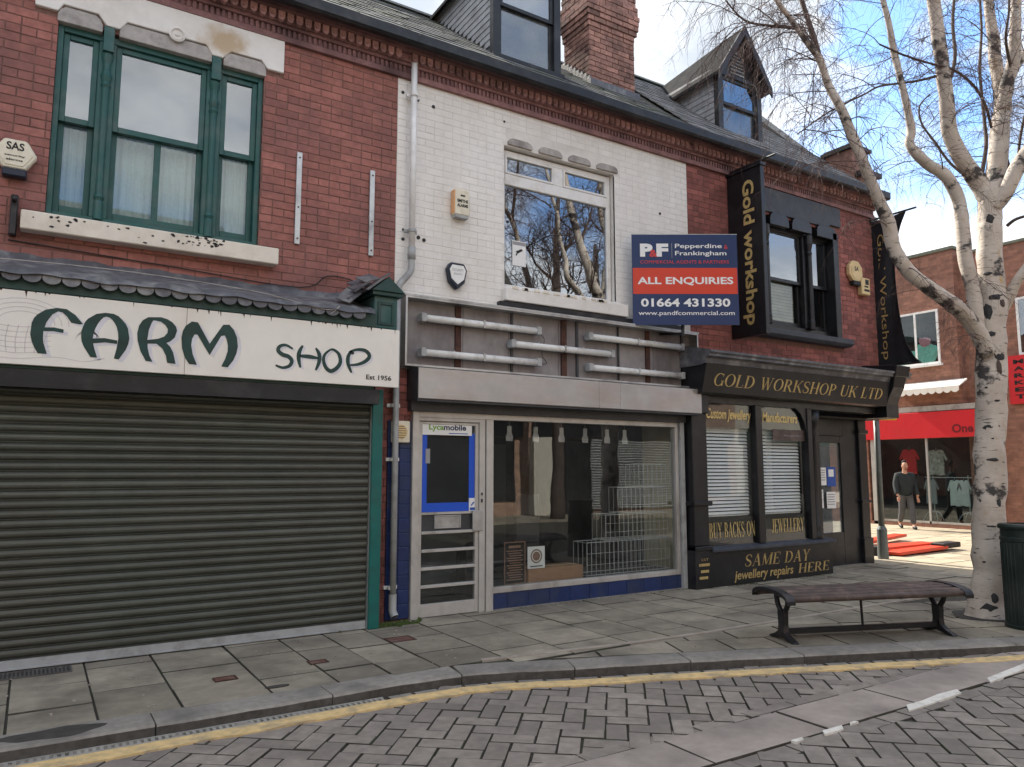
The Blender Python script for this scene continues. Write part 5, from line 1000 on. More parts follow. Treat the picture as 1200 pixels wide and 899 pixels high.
# projecting banners
def gold_vert(s,X,yr,z0,wd,hh,par,m,bold=.02,top=None):
    return text(s,(X,yr,z0),(0,0,-1),(0,-1,0),wd,hh,m,par,bold=bold)
VB=thing('vertical_banner','tall black box banner with bright gold vertical lettering left of the black upstairs window','sign',(8.75,7.3,3.5))
mb=MB(); mb.box(8.70,8.78,6.96,7.59,3.52,6.02); mb.build('panel','paint_black',VB,bevel=.006)
mb=MB(); mb.box(8.68,8.80,6.94,7.60,6.02,6.06); mb.tube([(8.74,7.62,6.10),(8.74,6.72,6.10)],.016,8); mb.tube([(8.74,7.62,6.10),(8.42,7.62,6.02)],.01,6); mb.build('top_rail','iron_black',VB)
gold_vert('Gold workshop',8.6965,7.36,5.86,2.18,.27,VB,'gold_bright',.025)
VC=thing('vertical_banner','black fabric banner with faint gold vertical lettering curling out from the shop corner','banner',(12.46,7.3,3.4))
edge=[(6.96,6.02),(7.12,5.72),(7.24,5.35),(7.27,5.0),(7.24,4.6),(7.18,4.2),(7.10,3.8),(6.98,3.5),(6.90,3.40)]; E_=catmull(edge,4); mb=MB(); V=[]
for i,(yy,zz) in enumerate(E_):
    for k in range(7):
        t_=k/6; V.append((12.50+.05*math.sin(t_*5+i*.25)*t_,7.64+(yy-7.64)*t_,zz))
n=len(V); nb=len(E_); mb.add(V+[(x+.012,y,z) for x,y,z in V],[(i*7+k,i*7+k+1,i*7+k+8,i*7+k+7) for i in range(nb-1) for k in range(6)]+[(n+i*7+k,n+i*7+k+7,n+i*7+k+8,n+i*7+k+1) for i in range(nb-1) for k in range(6)]+[(i*7+6,i*7+13,n+i*7+13,n+i*7+6) for i in range(nb-1)])
mb.build('cloth','fabric_black',VC,smooth=True)
mb=MB(); mb.tube([(12.50,7.66,6.05),(12.50,6.80,6.05)],.018,8); mb.box(12.40,12.58,7.56,7.64,5.98,6.10); mb.build('top_rail','iron_black',VC); mb=MB(); mb.tube([(12.50,7.66,3.40),(12.50,6.88,3.38)],.018,8); mb.build('bottom_rail','iron_black',VC)
gold_vert('Gold Workshop',12.485,7.56,5.75,2.25,.16,VC,'gold_leaf',.0)
# shop front
SF=MB(); SF.box(7.86,12.30,7.40,7.62,2.62,3.02); SF.box(7.86,11.9,7.37,7.60,2.52,2.62); SF=SF.build('shop_front','paint_black',GB)
mb=MB(); mb.prism([(7.62,3.34),(7.30,3.27),(7.00,3.20),(7.00,3.17),(7.03,3.15),(7.03,3.12),(7.10,3.10),(7.12,3.03),(7.20,3.01),(7.62,3.01)],'x',7.60,12.42); mb.build('cornice','lead',SF)
mb=MB(); mb.prism([(7.10,3.03),(7.20,2.64),(7.24,2.62),(7.60,2.62),(7.60,3.03)],'x',7.62,11.95); mb.build('fascia','paint_black',SF,bevel=.004)
mb=MB(); mb.prism([(7.02,3.14),(7.06,2.95),(7.14,2.80),(7.20,2.66),(7.34,2.54),(7.5,2.46),(7.6,2.44),(7.6,3.14)],'x',11.95,12.28); mb.prism([(6.96,3.30),(7.0,3.12),(7.6,3.12),(7.6,3.36)],'x',11.92,12.32); mb.build('console','paint_black',SF,bevel=.01)
mb=MB(); mb.prism([(11.95,7.2),(12.3,7.2),(12.42,7.4),(12.44,9.5),(12.1,9.5),(11.9,8.0)],'z',2.45,3.1); mb.build('side_fascia','paint_black',SF)
k=.09/.39
def ft(s,x,z,w,h): # fascia face leans back towards its foot
    o=Vector((x,7.20-(z-2.64)*(.10/.39)-.004,z)); return stext(s,o,X_,Vector((0,-.248,.969)),w,h,'gold_leaf',SF,shear=.18)
ft('GOLD WORKSHOP UK LTD',7.80,2.735,3.95,.18)
mb=MB(); mb.box(7.53,7.86,7.31,7.60,.0,.56); mb.box(7.56,7.84,7.34,7.60,.56,2.36); mb.box(7.52,7.87,7.29,7.60,1.10,1.16); mb.box(7.53,7.86,7.30,7.60,.50,.56); mb.box(7.53,7.86,7.30,7.60,2.36,2.66); mb.build('pilaster','paint_black',SF,bevel=.01)
mb=MB(); mb.box(7.86,10.50,7.33,7.60,.0,.475); mb.build('stall_riser','paint_black',SF,bevel=.004)
mb=MB(); mb.prism([(7.27,.475),(7.27,.515),(7.40,.54),(7.58,.54),(7.58,.475)],'x',7.84,10.54); mb.build('sill','paint_slate',SF,bevel=.004)
for a,b,w in ((8.86,9.00,.05),(10.05,10.16,.06)): mb=MB(); mb.box(a,b,7.34,7.46,.54,2.53); mb.build('mullion','paint_black',SF,bevel=.008)
mb=MB(); mb.lathe([(.09,.54),(.09,.62),(.06,.66),(.075,.70),(.05,.74),(.045,2.1),(.06,2.14),(.045,2.2),(.09,2.3),(.11,2.5),(.05,2.5)],(10.28,7.42,0),14); mb.build('column','paint_black',SF,smooth=True)
mb=MB(); mb.box(10.16,10.46,7.44,7.55,.54,2.53); mb.build('corner_post','paint_black',SF)
for a,b,z in ((10.05,9.62,1),(9.0,9.12,0)):
    pass
mb=MB(); mb.prism([(10.05,2.53),(9.78,2.53),(9.92,2.44),(10.0,2.30),(10.05,2.12)],'y',7.36,7.42); mb.build('bracket','paint_black',SF)
for a,b in ((7.86,8.86),(9.0,10.05)): mb=MB(); mb.box(a,b,7.405,7.411,.54,2.53); mb.build('pane','glass_jewel',SF); mb=MB(); mb.box(a,b,7.417,7.423,2.18,2.53); mb.box(a,b,7.417,7.423,.54,.93); mb.build('dark_film','paint_black',SF)
text('Custom Jewellery',(7.89,7.402,2.26),X_,Z_,.92,.19,'gold_bright',SF,bold=.02,shear=.15); text('Manufacturers',(9.08,7.402,2.29),X_,Z_,.80,.15,'gold_bright',SF,bold=.02,shear=.15)
stext('BUY BACKS ON',(7.90,7.402,.645),X_,Z_,.93,.21,'gold_bright',SF); stext('JEWELLERY',(9.20,7.402,.665),X_,Z_,.74,.20,'gold_bright',SF)
stext('SAME DAY',(8.50,7.3275,.235),X_,Z_,1.42,.165,'gold_leaf',SF,shear=.3); text('jewellery repairs',(8.28,7.3275,.03),X_,Z_,1.25,.165,'gold_leaf',SF,bold=.015,shear=.2); stext('HERE',(9.66,7.3275,.065),X_,Z_,.72,.14,'gold_leaf',SF,shear=.25)
text('EST',(7.64,7.3075,.37),X_,Z_,.13,.03,'gold_leaf',SF); text('01636',(7.59,7.3075,.30),X_,Z_,.20,.045,'gold_leaf',SF) if 0 else None
mb=MB()
for k_ in range(3): mb.box(7.59+.03*(k_%2),7.79-.02*k_,7.3075,7.309,.30-.085*k_,.335-.085*k_)
mb.build('small_print','gold_leaf',SF)
sb=thing('window_sticker','dark red strip sticker across the jeweller window above the white blinds','sticker',(9.7,7.4,2.1)); mb=MB(); mb.box(9.30,10.04,7.4005,7.4035,2.02,2.19); mb.build('sheet','wood_brown',sb); text('fine jewellers',(9.55,7.3995,2.08),X_,Z_,.42,.035,'ink_grey',sb)
for a,b in ((7.88,8.85),(9.02,10.02)):
    mb=MB(); z=.96; zt=2.18
    while z<zt: mb.prism([(7.500,z),(7.522,z+.034),(7.524,z+.033),(7.503,z-.001)],'x',a,b); z+=.050
    mb.build('venetian_blind','blind_white',SF,kind='stuff')
    mb=MB(); mb.box(a,b,7.52,7.56,.93,.975); mb.box(a,b,7.49,7.55,2.14,2.20); mb.build('blind_rail','blind_white',SF)
mb=MB(); mb.box(7.88,10.1,7.60,7.62,.5,2.6); mb.build('window_back','panel_grey',SF); mb=MB(); mb.box(9.32,9.45,7.56,7.57,.95,2.16); mb.build('curtain','net_curtain',SF)
# recessed corner entrance
mb=MB(); mb.box(10.46,12.3,8.55,8.65,0,2.6); mb.box(10.4,12.4,7.62,8.9,2.44,2.46); mb.build('entrance_wall','dim_room',SF)
mb=MB(); mb.frame(10.78,11.62,7.80,7.87,0.0,2.15,.10,.12,.55); mb.box(11.62,12.02,7.81,7.87,0,2.44); mb.box(10.46,11.62,7.81,7.87,2.15,2.44); mb.box(10.46,10.78,7.81,7.87,0,2.15); mb.build('entrance_door','paint_black',SF,bevel=.006)
mb=MB(); mb.box(10.88,11.52,7.83,7.836,.55,2.05); mb.build('door_pane','glass_old',SF)
mb=MB(); mb.box(10.5,12.1,7.60,8.6,-.0,.012); mb.build('step','flag_stone',SF)
for n_,(a,b,c,d,m,l) in enumerate(((10.90,11.09,1.33,1.62,'sticker_white','white notice at the upper left on the jeweller entrance door'),(11.11,11.34,1.31,1.63,'ink_blue','blue notice with white picture at the upper right on the jeweller entrance door'),(10.90,10.99,.96,1.26,'sticker_white','narrow white notice at the lower left on the jeweller entrance door'),(11.08,11.32,.95,1.22,'sticker_white','white sheet below the blue notice on the jeweller entrance door'))):
    t=thing('door_notice',l,'notice',(a,7.79,c)); mb=MB(); mb.box(a,b,7.790,7.795,c,d); mb.build('sheet',m,t); mb=MB()
    if m=='ink_blue': mb.box(a+.04,b-.05,7.7885,7.7893,c+.16,d-.04)
    else: [mb.box(a+.015,b-.02-.01*(i%3),7.7885,7.7893,d-.05-i*.04,d-.035-i*.04) for i in range(5)]
    mb.build('print','sticker_white' if m=='ink_blue' else 'ink_grey',t)
mb=MB(); mb.box(11.98,12.24,7.74,7.94,0,.42); mb.box(12.0,12.22,7.76,7.92,.42,2.45); mb.box(11.97,12.25,7.73,7.95,1.02,1.07); mb.box(11.975,12.245,7.735,7.945,.38,.43); mb.box(11.975,12.245,7.735,7.945,2.2,2.27); mb.build('corner_pillar','paint_black',SF,bevel=.008)
# ------------------------------------------------------------------ side street building
SB=thing('brick_building','low modern brick building across the side street with a red shop fascia','building',(21,12,0))
mb=MB(); mb.box(21.0,21.3,10.53,17,3.35,7.62); mb.box(21.25,21.5,2.0,10.53,0,7.45); mb.box(21.0,21.3,10.1,10.2,0,2.45); mb.box(21.0,21.3,13.30,17,0,2.45); mb.box(21.0,21.3,10.2,13.3,0,.09); mb.box(21.05,21.3,9.9,17,2.45,3.35); mb.box(21.3,29,10.3,17,7.2,7.5); mb.box(21.05,21.25,9.8,10.15,0,3.35)
mb.build('wall','brick_side',SB)
mb=MB(); mb.box(20.95,21.35,10.48,17,7.62,7.70); mb.box(21.2,21.55,2,10.47,7.45,7.52); mb.build('coping','roof_side',SB)
mb=MB(); mb.prism([(21.25,7.52),(29,9.0),(29,7.4)],'y',1.5,10.2); mb.build('roof','roof_side',SB)
mb=MB(); mb.box(20.93,21.1,9.9,17,3.19,3.34); mb.build('string_course','stone_grey',SB)
mb=MB(); mb.box(20.90,21.06,10.0,13.55,2.45,3.17); fs=mb.build('fascia','street_red',SB,bevel=.01)
text('One',(20.895,10.78,2.56),(0,-1,0),Z_,.55,.24,'banner_dark',fs,bold=.03)
# upper window: opening framed in white, soft toys heaped inside
mb=MB(); mb.v=[]; 
def yframe(mb,x0,x1,y0,y1,z0,z1,w):
    mb.box(x0,x1,y0,y0+w,z0,z1); mb.box(x0,x1,y1-w,y1,z0,z1); mb.box(x0+.001,x1,y0+w,y1-w,z0,z0+w); mb.box(x0+.001,x1,y0+w,y1-w,z1-w,z1); return mb
yframe(mb,20.955,21.0,11.0,12.45,4.5,6.02,.055); mb.box(20.955,21.0,11.62,11.68,4.5,6.02); mb.box(20.90,21.0,10.95,12.5,4.44,4.50); uw=mb.build('window','upvc',SB)
mb=MB(); mb.box(20.993,20.997,11.05,12.4,4.55,5.97); mb.build('backing','dark_room',uw); mb=MB(); mb.box(20.962,20.966,11.05,12.4,4.55,5.97); mb.build('pane','glass',uw)
mb=MB(); yframe(mb,21.22,21.25,8.0,9.15,4.5,6.0,.06); w2=mb.build('window','upvc',SB); mb=MB(); mb.box(21.235,21.24,8.05,9.1,4.55,5.95); mb.build('pane','glass_sky',w2)
for (y,z,ry,rz,m,l) in ((11.85,4.72,.42,.22,'plush_mint','mint green soft toy slumped in the left pane of the upstairs window'),(11.35,4.80,.28,.30,'plush_mint','mint green soft toy in the right pane of the upstairs window'),(11.40,5.12,.16,.16,'plush_pink','pink soft toy head behind the mint toy in the upstairs window')):
    t=thing('soft_toy',l,'soft toy',(20.98,y,z)); mb=MB(); 
    for (a,b,c,q) in ((0,0,ry,rz),(ry*.8,rz*.5,ry*.4,rz*.5),(-ry*.7,rz*.3,ry*.35,rz*.45)): mb.lathe([(max(.002,math.sin(R(k))),-math.cos(R(k))) for k in range(0,181,18)],(0,0,0),14) if 0 else None; P=[(math.sin(R(k)),-math.cos(R(k))) for k in range(4,181,16)]; n0=len(mb.v); mb.lathe([(p,q_) for p,q_ in P],(0,0,0),12); mb.v[n0:]=[(20.979+x*.010,y+a+yy*c,z+b+zz*q) for x,yy,zz in mb.v[n0:]]
    mb.build('body',m,t,smooth=True)
aw=thing('awning','small white scalloped awning under the upstairs window of the brick building','awning',(20.8,11.3,3.7))
mb=MB(); mb.prism([(21.0,4.02),(20.55,3.80),(20.55,3.77),(21.0,3.97)],'y',10.35,12.5); mb.v=[(x,y,z) for x,y,z in mb.v]; mb.build('canopy','sign_cream',aw)
mb=MB(); y=10.35
while y<12.4: mb.prism([(y,3.80),(y+.2,3.80),(y+.2,3.68),(y+.15,3.635),(y+.1,3.62),(y+.05,3.635),(y,3.68)],'x',20.53,20.55); y+=.205
mb.build('valance','sign_cream',aw)
# red shop window with clothes
mb=MB(); mb.box(21.9,22.0,10.0,13.5,0,2.5); mb.box(21.3,21.9,13.3,13.4,0,2.45); mb.box(21.3,21.9,10.1,10.2,0,2.45); mb.box(21.05,21.9,10.2,13.3,.09,.11); mb.build('shop_interior','dark_room',SB)
mb=MB(); mb.box(21.06,21.07,10.2,13.1,.09,2.45); mb.build('shop_glass','glass',SB)
mb=MB(); mb.box(21.0,21.1,13.08,13.22,.0,2.45); mb.box(21.0,21.1,10.2,10.26,.0,2.45); mb.box(21.02,21.08,10.26,13.08,.10,.16); mb.box(21.02,21.08,11.55,11.60,.1,2.45); mb.build('shop_frame','aluminium',SB)
def garment(y,z,w,h,m,lab,x=21.45,top=1):
    t=thing('garment',lab,'clothing',(x,y,z)); P=[(-.5,.0),(-.46,.72),(-.62,.55),(-.72,.62),(-.42,.98),(-.16,1.0),(0,.93),(.16,1.0),(.42,.98),(.72,.62),(.62,.55),(.46,.72),(.5,0),(.2,.03),(-.2,-.01)] if top else [(-.38,0),(-.46,.98),(0,1.0),(.46,.98),(.38,0),(.06,.02),(0,.7),(-.06,.02)]
    mb=MB(); mb.prism([(y+a*w,z+b*h) for a,b in P],'x',x,x+.05); mb.build('cloth',m,t,bevel=.01); mb=MB(); mb.tube([(x+.02,y,z+h*.98),(x+.02,y,z+h*1.06)],.006,5); mb.build('hanger','galvanised',t)
garment(12.33,1.45,.42,.72,'banner_red','red top hung high in the shop window behind the walking man'); garment(11.55,1.42,.42,.72,'cloth_pattern','pale patterned top hung high in the red shop window')
garment(11.75,.62,.30,.70,'cloth_grey','light grey top on the window rail, left of the pale ones'); garment(11.10,.58,.28,.72,'cloth_pale','pale blue grey top on the window rail'); garment(10.85,.58,.28,.72,'cloth_pale','second pale top on the window rail beside the blue grey one'); garment(10.50,.55,.30,.64,'cloth_grey','grey top at the right end of the window rail'); garment(12.75,.5,.3,.7,'cloth_black','black coat at the left end of the red shop window'); garment(12.1,1.05,.35,.35,'cloth_black','short black top in the middle of the red shop window')
for yy,l in ((11.7,'left chrome clothes stand in the red shop window'),(10.75,'right chrome clothes stand in the red shop window')):
    t=thing('clothes_stand',l,'clothes stand',(21.5,yy,.1)); mb=MB(); mb.tube([(21.5,yy,.35),(21.5,yy,1.42)],.016,8); mb.build('post','galvanised',t); mb=MB(); mb.tube([(21.5,yy-.5,1.36),(21.5,yy+.5,1.36)],.014,8); mb.build('rail','galvanised',t)
    for a in (-.3,-.12,.12,.3): mb=MB(); mb.tube(catmull([(21.5,yy,.42),(21.45,yy+a*.6,.36),(21.4,yy+a,.13)],3),.012,6); mb.build('leg','galvanised',t)
t=thing('wall_banner','tall red sign with dark lettering on the brick wall right of the birch trunk','sign',(21.2,9.1,3.8)); mb=MB(); mb.box(21.17,21.22,8.85,9.42,3.25,4.50); mb.build('panel','banner_red',t,bevel=.006)
for i,ch_ in enumerate('MARKET'): text(ch_,(21.165,9.28,4.28-i*.18),(0,-1,0),Z_,.24,.11,'ink_black',t,bold=.04)
t=thing('wall_banner','red sign edge with a dark mark further right on the brick wall','sign',(21.2,8.4,3.8)); mb=MB(); mb.box(21.17,21.22,8.1,8.70,3.25,4.50); mb.build('panel','banner_red',t); text('M',(21.165,8.55,3.9),(0,-1,0),Z_,.24,.16,'ink_black',t,bold=.04)
# ------------------------------------------------------------------ street furniture
BN=thing('bench','backless street bench with brown slats on two black cast iron legs','bench',(6.85,4.49,0),rz=R(-20.5))
def part(mb,name,m,par,**k):
    o=mb.build(name,m,None,**k); o.parent=par; return o
Lh=.945
def seatz(v): return .435+.022*math.cos(v*math.pi/.5)
for i,v in enumerate((-.205,-.105,-.008,.088,.185)):
    mb=MB(); zc=seatz(v); 
    P=[(v-.042,zc-.014),(v+.042,zc-.014),(v+.046,zc),(v+.036,zc+.017),(v-.036,zc+.017),(v-.046,zc)]
    mb.prism(P,'x',-Lh+.03,Lh-.03); part(mb,'seat_slat','wood_brown',BN,bevel=.004)
mb=MB(); mb.tube([(-Lh,-.262,.415),(Lh+.02,-.262,.415)],.030,12); part(mb,'front_rail','wood_brown',BN,smooth=True)
mb=MB(); mb.tube([(-Lh,.25,.415),(Lh,.25,.415)],.030,12); part(mb,'rear_rail','wood_brown',BN,smooth=True)
for s in (-1,1):
    mb=MB(); q=catmull([(-.31,.405),(-.27,.45),(-.12,.478),(.05,.484),(.20,.468),(.28,.435),(.30,.405)],3)
    mb.prism([(a,b) for a,b in q]+[(a,b-.035) for a,b in q[::-1]],'x',s*Lh-.045,s*Lh+.045); part(mb,'seat_end','iron_black',BN,bevel=.008)
    x=s*(Lh-.10); mb=MB()
    for P in (catmull([(-.10,.42),(-.085,.33),(-.04,.27),(-.03,.24)],3),catmull([(.10,.42),(.085,.33),(.04,.27),(.03,.24)],3)): mb.tube([(x,a,b) for a,b in P],.026,8)
    mb.prism([(-.085,.40),(.085,.40),(.085,.425),(-.085,.425)],'x',x-.03,x+.03)
    mb.prism([(-.055,.27),(.055,.27),(.048,.14),(.06,.07),(-.06,.07),(-.048,.14)],'x',x-.028,x+.028)
    for e in (-1,1): mb.prism([(e*.03,.10),(e*.11,.05),(e*.20,.018),(e*.215,.0),(e*.16,0),(e*.08,.012),(0,.03),(0,.10)],'x',x-.03,x+.03)
    part(mb,'leg','iron_black',BN,bevel=.006,smooth=False)
mb=MB(); mb.box(-Lh+.1,Lh-.1,-.022,.022,.055,.105); part(mb,'stretcher','iron_black',BN,bevel=.004)
mb=MB(); mb.tube([(.0,0,.10),(-.012,0,.42)],.012,8); part(mb,'centre_rod','iron_black',BN)
r=random.Random(77); mb=MB()
for i in range(34):
    x=r.uniform(-.4,3.1); w_=r.uniform(.003,.010); h_=r.uniform(.008,.05); mb.prism([(x-w_,3.019),(x+w_,3.019),(x+w_*.3,3.019-h_)],'y',7.0835,7.086)
mb.build('grime_drip','rust',FS,kind='stuff')
LP=thing('sign_post','grey street post with thick base and yellow plate at the corner of the jeweller shop','post',(12.95,8.02,0))
mb=MB(); mb.tube([(12.95,8.02,0),(12.95,8.02,.52),(12.95,8.02,.58)],[.092,.085,.056],18); mb.build('base','pole_grey',LP,smooth=False)
mb=MB(); mb.tube([(12.95,8.02,.57),(12.96,8.02,2.75)],.052,16); mb.build('pole','pole_grey',LP,smooth=True)
mb=MB(); mb.box(-.30,.30,-.006,.006,2.48,2.66); o=mb.build('plate','sign_yellow',None); o.location=(12.97,7.955,0); o.rotation_euler=(0,0,R(-33)); setp(o,LP)
mb=MB(); mb.box(-.24,.24,-.0075,-.0065,2.58,2.61); mb.box(-.2,.2,-.0075,-.0065,2.52,2.54); o=mb.build('print','ink_black',None); o.location=(12.97,7.955,0); o.rotation_euler=(0,0,R(-33)); setp(o,LP)
mb=MB(); mb.tube([(12.96,8.02,2.5),(12.96,8.02,2.53)],.06,12); mb.build('clip','galvanised',LP)
BI=thing('litter_bin','dark green round litter bin standing on the kerb at the right edge','bin',(8.66,3.80,0))
mb=MB(); mb.lathe([(.24,0),(.24,.03),(.225,.04),(.225,.86),(.235,.87),(.235,.90),(.225,.91),(.225,.985),(.245,.99),(.25,1.015),(.235,1.035),(.17,1.04),(.165,1.0),(.16,.9)],(8.66,3.80,0),36); o=mb.build('drum','bin_green',BI,smooth=False)
mb=MB(); [mb.box(-.004,.004,-.2285,-.222,.06,.85) for _ in (0,)]; mb.v=[]; mb.f=[]; mb.t=[]
for k_ in range(36):
    a=R(k_*10+5); c,s_=math.cos(a),math.sin(a); mb.add([(8.66+c*.223-s_*.008,3.80+s_*.223+c*.008,.05),(8.66+c*.223+s_*.008,3.80+s_*.223-c*.008,.05),(8.66+c*.231,3.80+s_*.231,.05),(8.66+c*.223-s_*.008,3.80+s_*.223+c*.008,.85),(8.66+c*.223+s_*.008,3.80+s_*.223-c*.008,.85),(8.66+c*.231,3.80+s_*.231,.85)],[(0,2,5,3),(2,1,4,5),(3,5,4)])
mb.build('ribs','bin_green',BI,kind='stuff'); mb=MB(); mb.lathe([(.05,.0),(.16,.0),(.16,.01),(.001,.01)],(8.66,3.80,.9),24); mb.build('liner','ink_black',BI)
RBr=thing('fallen_barrier','red plastic barrier boards lying flat on the sunlit paving with black feet','barrier',(15,8.9,0))
def lay(P,z0,z1,name,m,tilt=0): mb=MB(); mb.prism(P,'z',z0,z1); mb.v=[(x,y,z+(x-14)*tilt) for x,y,z in mb.v]; mb.build(name,m,RBr,bevel=.01)
lay([(13.5,9.35),(16.6,10.0),(16.65,9.72),(13.5,9.05)],.06,.12,'board','barrier_red',.01); lay([(13.45,8.35),(15.15,8.35),(15.2,8.05),(13.5,8.0)],.03,.09,'board','barrier_red',.012); lay([(13.6,9.0),(15.5,8.75),(15.45,8.4),(13.6,8.5)],.05,.11,'board','barrier_red',.01)
lay([(15.05,8.32),(15.75,8.36),(15.75,8.10),(15.05,8.05)],.05,.15,'foot','rubber_black'); lay([(13.35,8.9),(13.75,8.9),(13.6,8.3),(13.2,8.35)],.0,.16,'foot','rubber_black'); lay([(13.7,8.9),(14.2,8.7),(14.1,8.3),(13.6,8.4)],.0,.06,'foot','ink_grey')
# ------------------------------------------------------------------ birch tree on the pavement
BT=thing('birch_tree','bare white barked birch tree with dark scars growing beside the bench','tree',(8.9,4.34,0))
LIMB={
'trunk':[(8.88,4.34,-0.05,0.239),(8.89,4.34,0.10,0.191),(8.91,4.32,0.30,0.172),(8.94,4.30,0.75,0.163),(9.00,4.27,1.50,0.158),(9.05,4.23,2.26,0.153),(9.11,4.20,3.04,0.153),(9.14,4.18,3.53,0.139),(9.15,4.17,4.03,0.129),(9.18,4.15,4.49,0.124),(9.20,4.14,4.80,0.124)],
'A':[(9.17,4.15,4.69,0.096),(9.09,4.21,4.93,0.100),(8.90,4.27,5.16,0.095),(8.75,4.31,5.48,0.085),(8.62,4.27,5.89,0.079),(8.49,4.23,6.36,0.074),(8.36,4.20,6.92,0.068),(8.21,4.17,7.58,0.058),(8.04,4.16,8.44,0.044),(8.01,4.18,9.52,0.027)],
'B':[(9.19,4.15,4.64,0.105),(9.32,4.12,5.02,0.106),(9.44,4.10,5.52,0.106),(9.61,4.12,5.99,0.093),(9.64,4.16,6.46,0.074),(9.67,4.19,6.93,0.064),(9.67,4.20,7.38,0.059),(9.80,4.23,8.37,0.050),(9.81,4.22,9.44,0.030)],
'B2':[(9.54,4.10,5.86,0.078),(9.56,4.03,6.16,0.077),(9.53,3.93,6.42,0.067),(9.47,3.85,6.79,0.057),(9.50,3.83,7.12,0.052),(9.50,3.71,7.91,0.037),(9.61,3.64,8.79,0.028)],
'B3':[(9.57,4.08,6.08,0.058),(9.77,4.01,6.45,0.064),(9.91,3.93,6.65,0.059),(10.29,3.81,7.15,0.050),(10.73,3.64,8.02,0.040)],
'C':[(9.16,4.10,4.57,0.076),(9.24,4.00,4.75,0.085),(9.30,3.90,4.99,0.085),(9.36,3.80,5.18,0.079),(9.54,3.57,5.64,0.065),(9.76,3.31,6.30,0.046)],
'D':[(8.92,4.20,3.02,0.057),(8.85,4.22,3.29,0.075),(8.79,4.22,3.65,0.075),(8.75,4.25,4.04,0.075),(8.75,4.25,4.44,0.070),(8.72,4.27,4.67,0.070),(8.56,4.30,4.90,0.065),(8.36,4.38,5.02,0.056),(8.20,4.42,5.13,0.055),(8.14,4.46,5.25,0.051),(8.16,4.44,5.41,0.046),(8.08,4.43,5.66,0.041),(8.00,4.43,5.94,0.036),(7.95,4.46,6.28,0.035),(7.87,4.45,6.52,0.032),(7.77,4.45,6.85,0.029),(7.60,4.44,7.50,0.022),(7.54,4.48,8.23,0.014)],
'E':[(8.94,4.18,2.88,0.085),(8.75,4.19,3.15,0.089),(8.49,4.23,3.35,0.083),(8.18,4.31,3.52,0.077),(7.85,4.40,3.72,0.072),(7.69,4.44,3.95,0.072),(7.60,4.44,4.22,0.067),(7.48,4.46,4.46,0.062),(7.33,4.49,4.77,0.057),(7.18,4.53,5.11,0.054),(7.04,4.56,5.41,0.048),(6.93,4.63,5.70,0.043),(6.82,4.64,5.94,0.036),(6.66,4.68,6.12,0.031),(6.53,4.76,6.37,0.027),(6.33,4.77,6.52,0.025),(6.16,4.88,7.00,0.020),(5.82,4.98,7.51,0.013)],
'E2':[(6.83,4.64,5.92,0.031),(6.83,4.69,6.16,0.031),(6.83,4.75,6.41,0.029),(6.82,4.82,6.72,0.026),(6.81,4.94,7.40,0.020),(6.84,5.04,8.10,0.013)],
'F':[(9.23,4.18,3.30,0.058),(9.28,4.08,3.51,0.062),(9.29,3.97,3.71,0.057),(9.36,3.86,3.89,0.055),(9.49,3.60,4.29,0.046),(9.74,3.33,4.89,0.036)],
'G1':[(9.15,4.05,5.53,0.015),(9.00,4.03,5.75,0.015),(8.84,4.07,5.97,0.015),(8.61,4.16,6.13,0.014),(8.35,4.26,6.17,0.012),(8.06,4.39,6.24,0.011),(7.71,4.49,6.32,0.009)],
'G2':[(8.43,4.27,6.05,0.017),(8.20,4.36,5.97,0.014),(7.96,4.45,5.91,0.013),(7.68,4.51,5.82,0.012),(7.42,4.55,5.66,0.010),(7.13,4.62,5.50,0.009),(6.82,4.70,5.29,0.008),(6.55,4.75,5.08,0.006)],
'G3':[(8.85,4.24,4.96,0.017),(8.82,4.38,5.16,0.015),(8.79,4.52,5.46,0.014),(8.77,4.64,5.72,0.012),(8.82,4.68,5.97,0.010),(8.98,4.63,6.15,0.008)],
'G4':[(9.23,4.23,5.04,0.024),(9.41,4.24,5.46,0.022),(9.52,4.29,5.94,0.020),(9.62,4.34,6.54,0.018),(9.79,4.36,7.17,0.015),(9.79,4.36,7.86,0.012)],
'G5':[(9.45,4.10,5.46,0.019),(9.61,4.11,5.24,0.020),(9.79,4.12,5.07,0.018),(10.00,4.11,5.66,0.016),(10.10,4.04,6.10,0.014)],
'G6':[(6.64,4.70,6.26,0.014),(6.37,4.87,6.29,0.013),(6.08,4.99,6.32,0.010),(5.87,5.06,6.52,0.008)],
'G7':[(9.34,4.05,4.39,0.019),(9.33,3.94,4.44,0.017),(9.41,3.77,4.47,0.014)],
'G8':[(8.62,4.27,5.89,0.024),(8.84,4.25,6.37,0.021),(8.95,4.30,6.86,0.019),(9.10,4.32,7.47,0.015),(9.19,4.38,8.22,0.012)],
'G9':[(9.50,3.95,6.32,0.017),(9.24,3.87,6.57,0.015),(9.19,3.79,6.88,0.012),(9.09,3.73,7.33,0.009)],
}
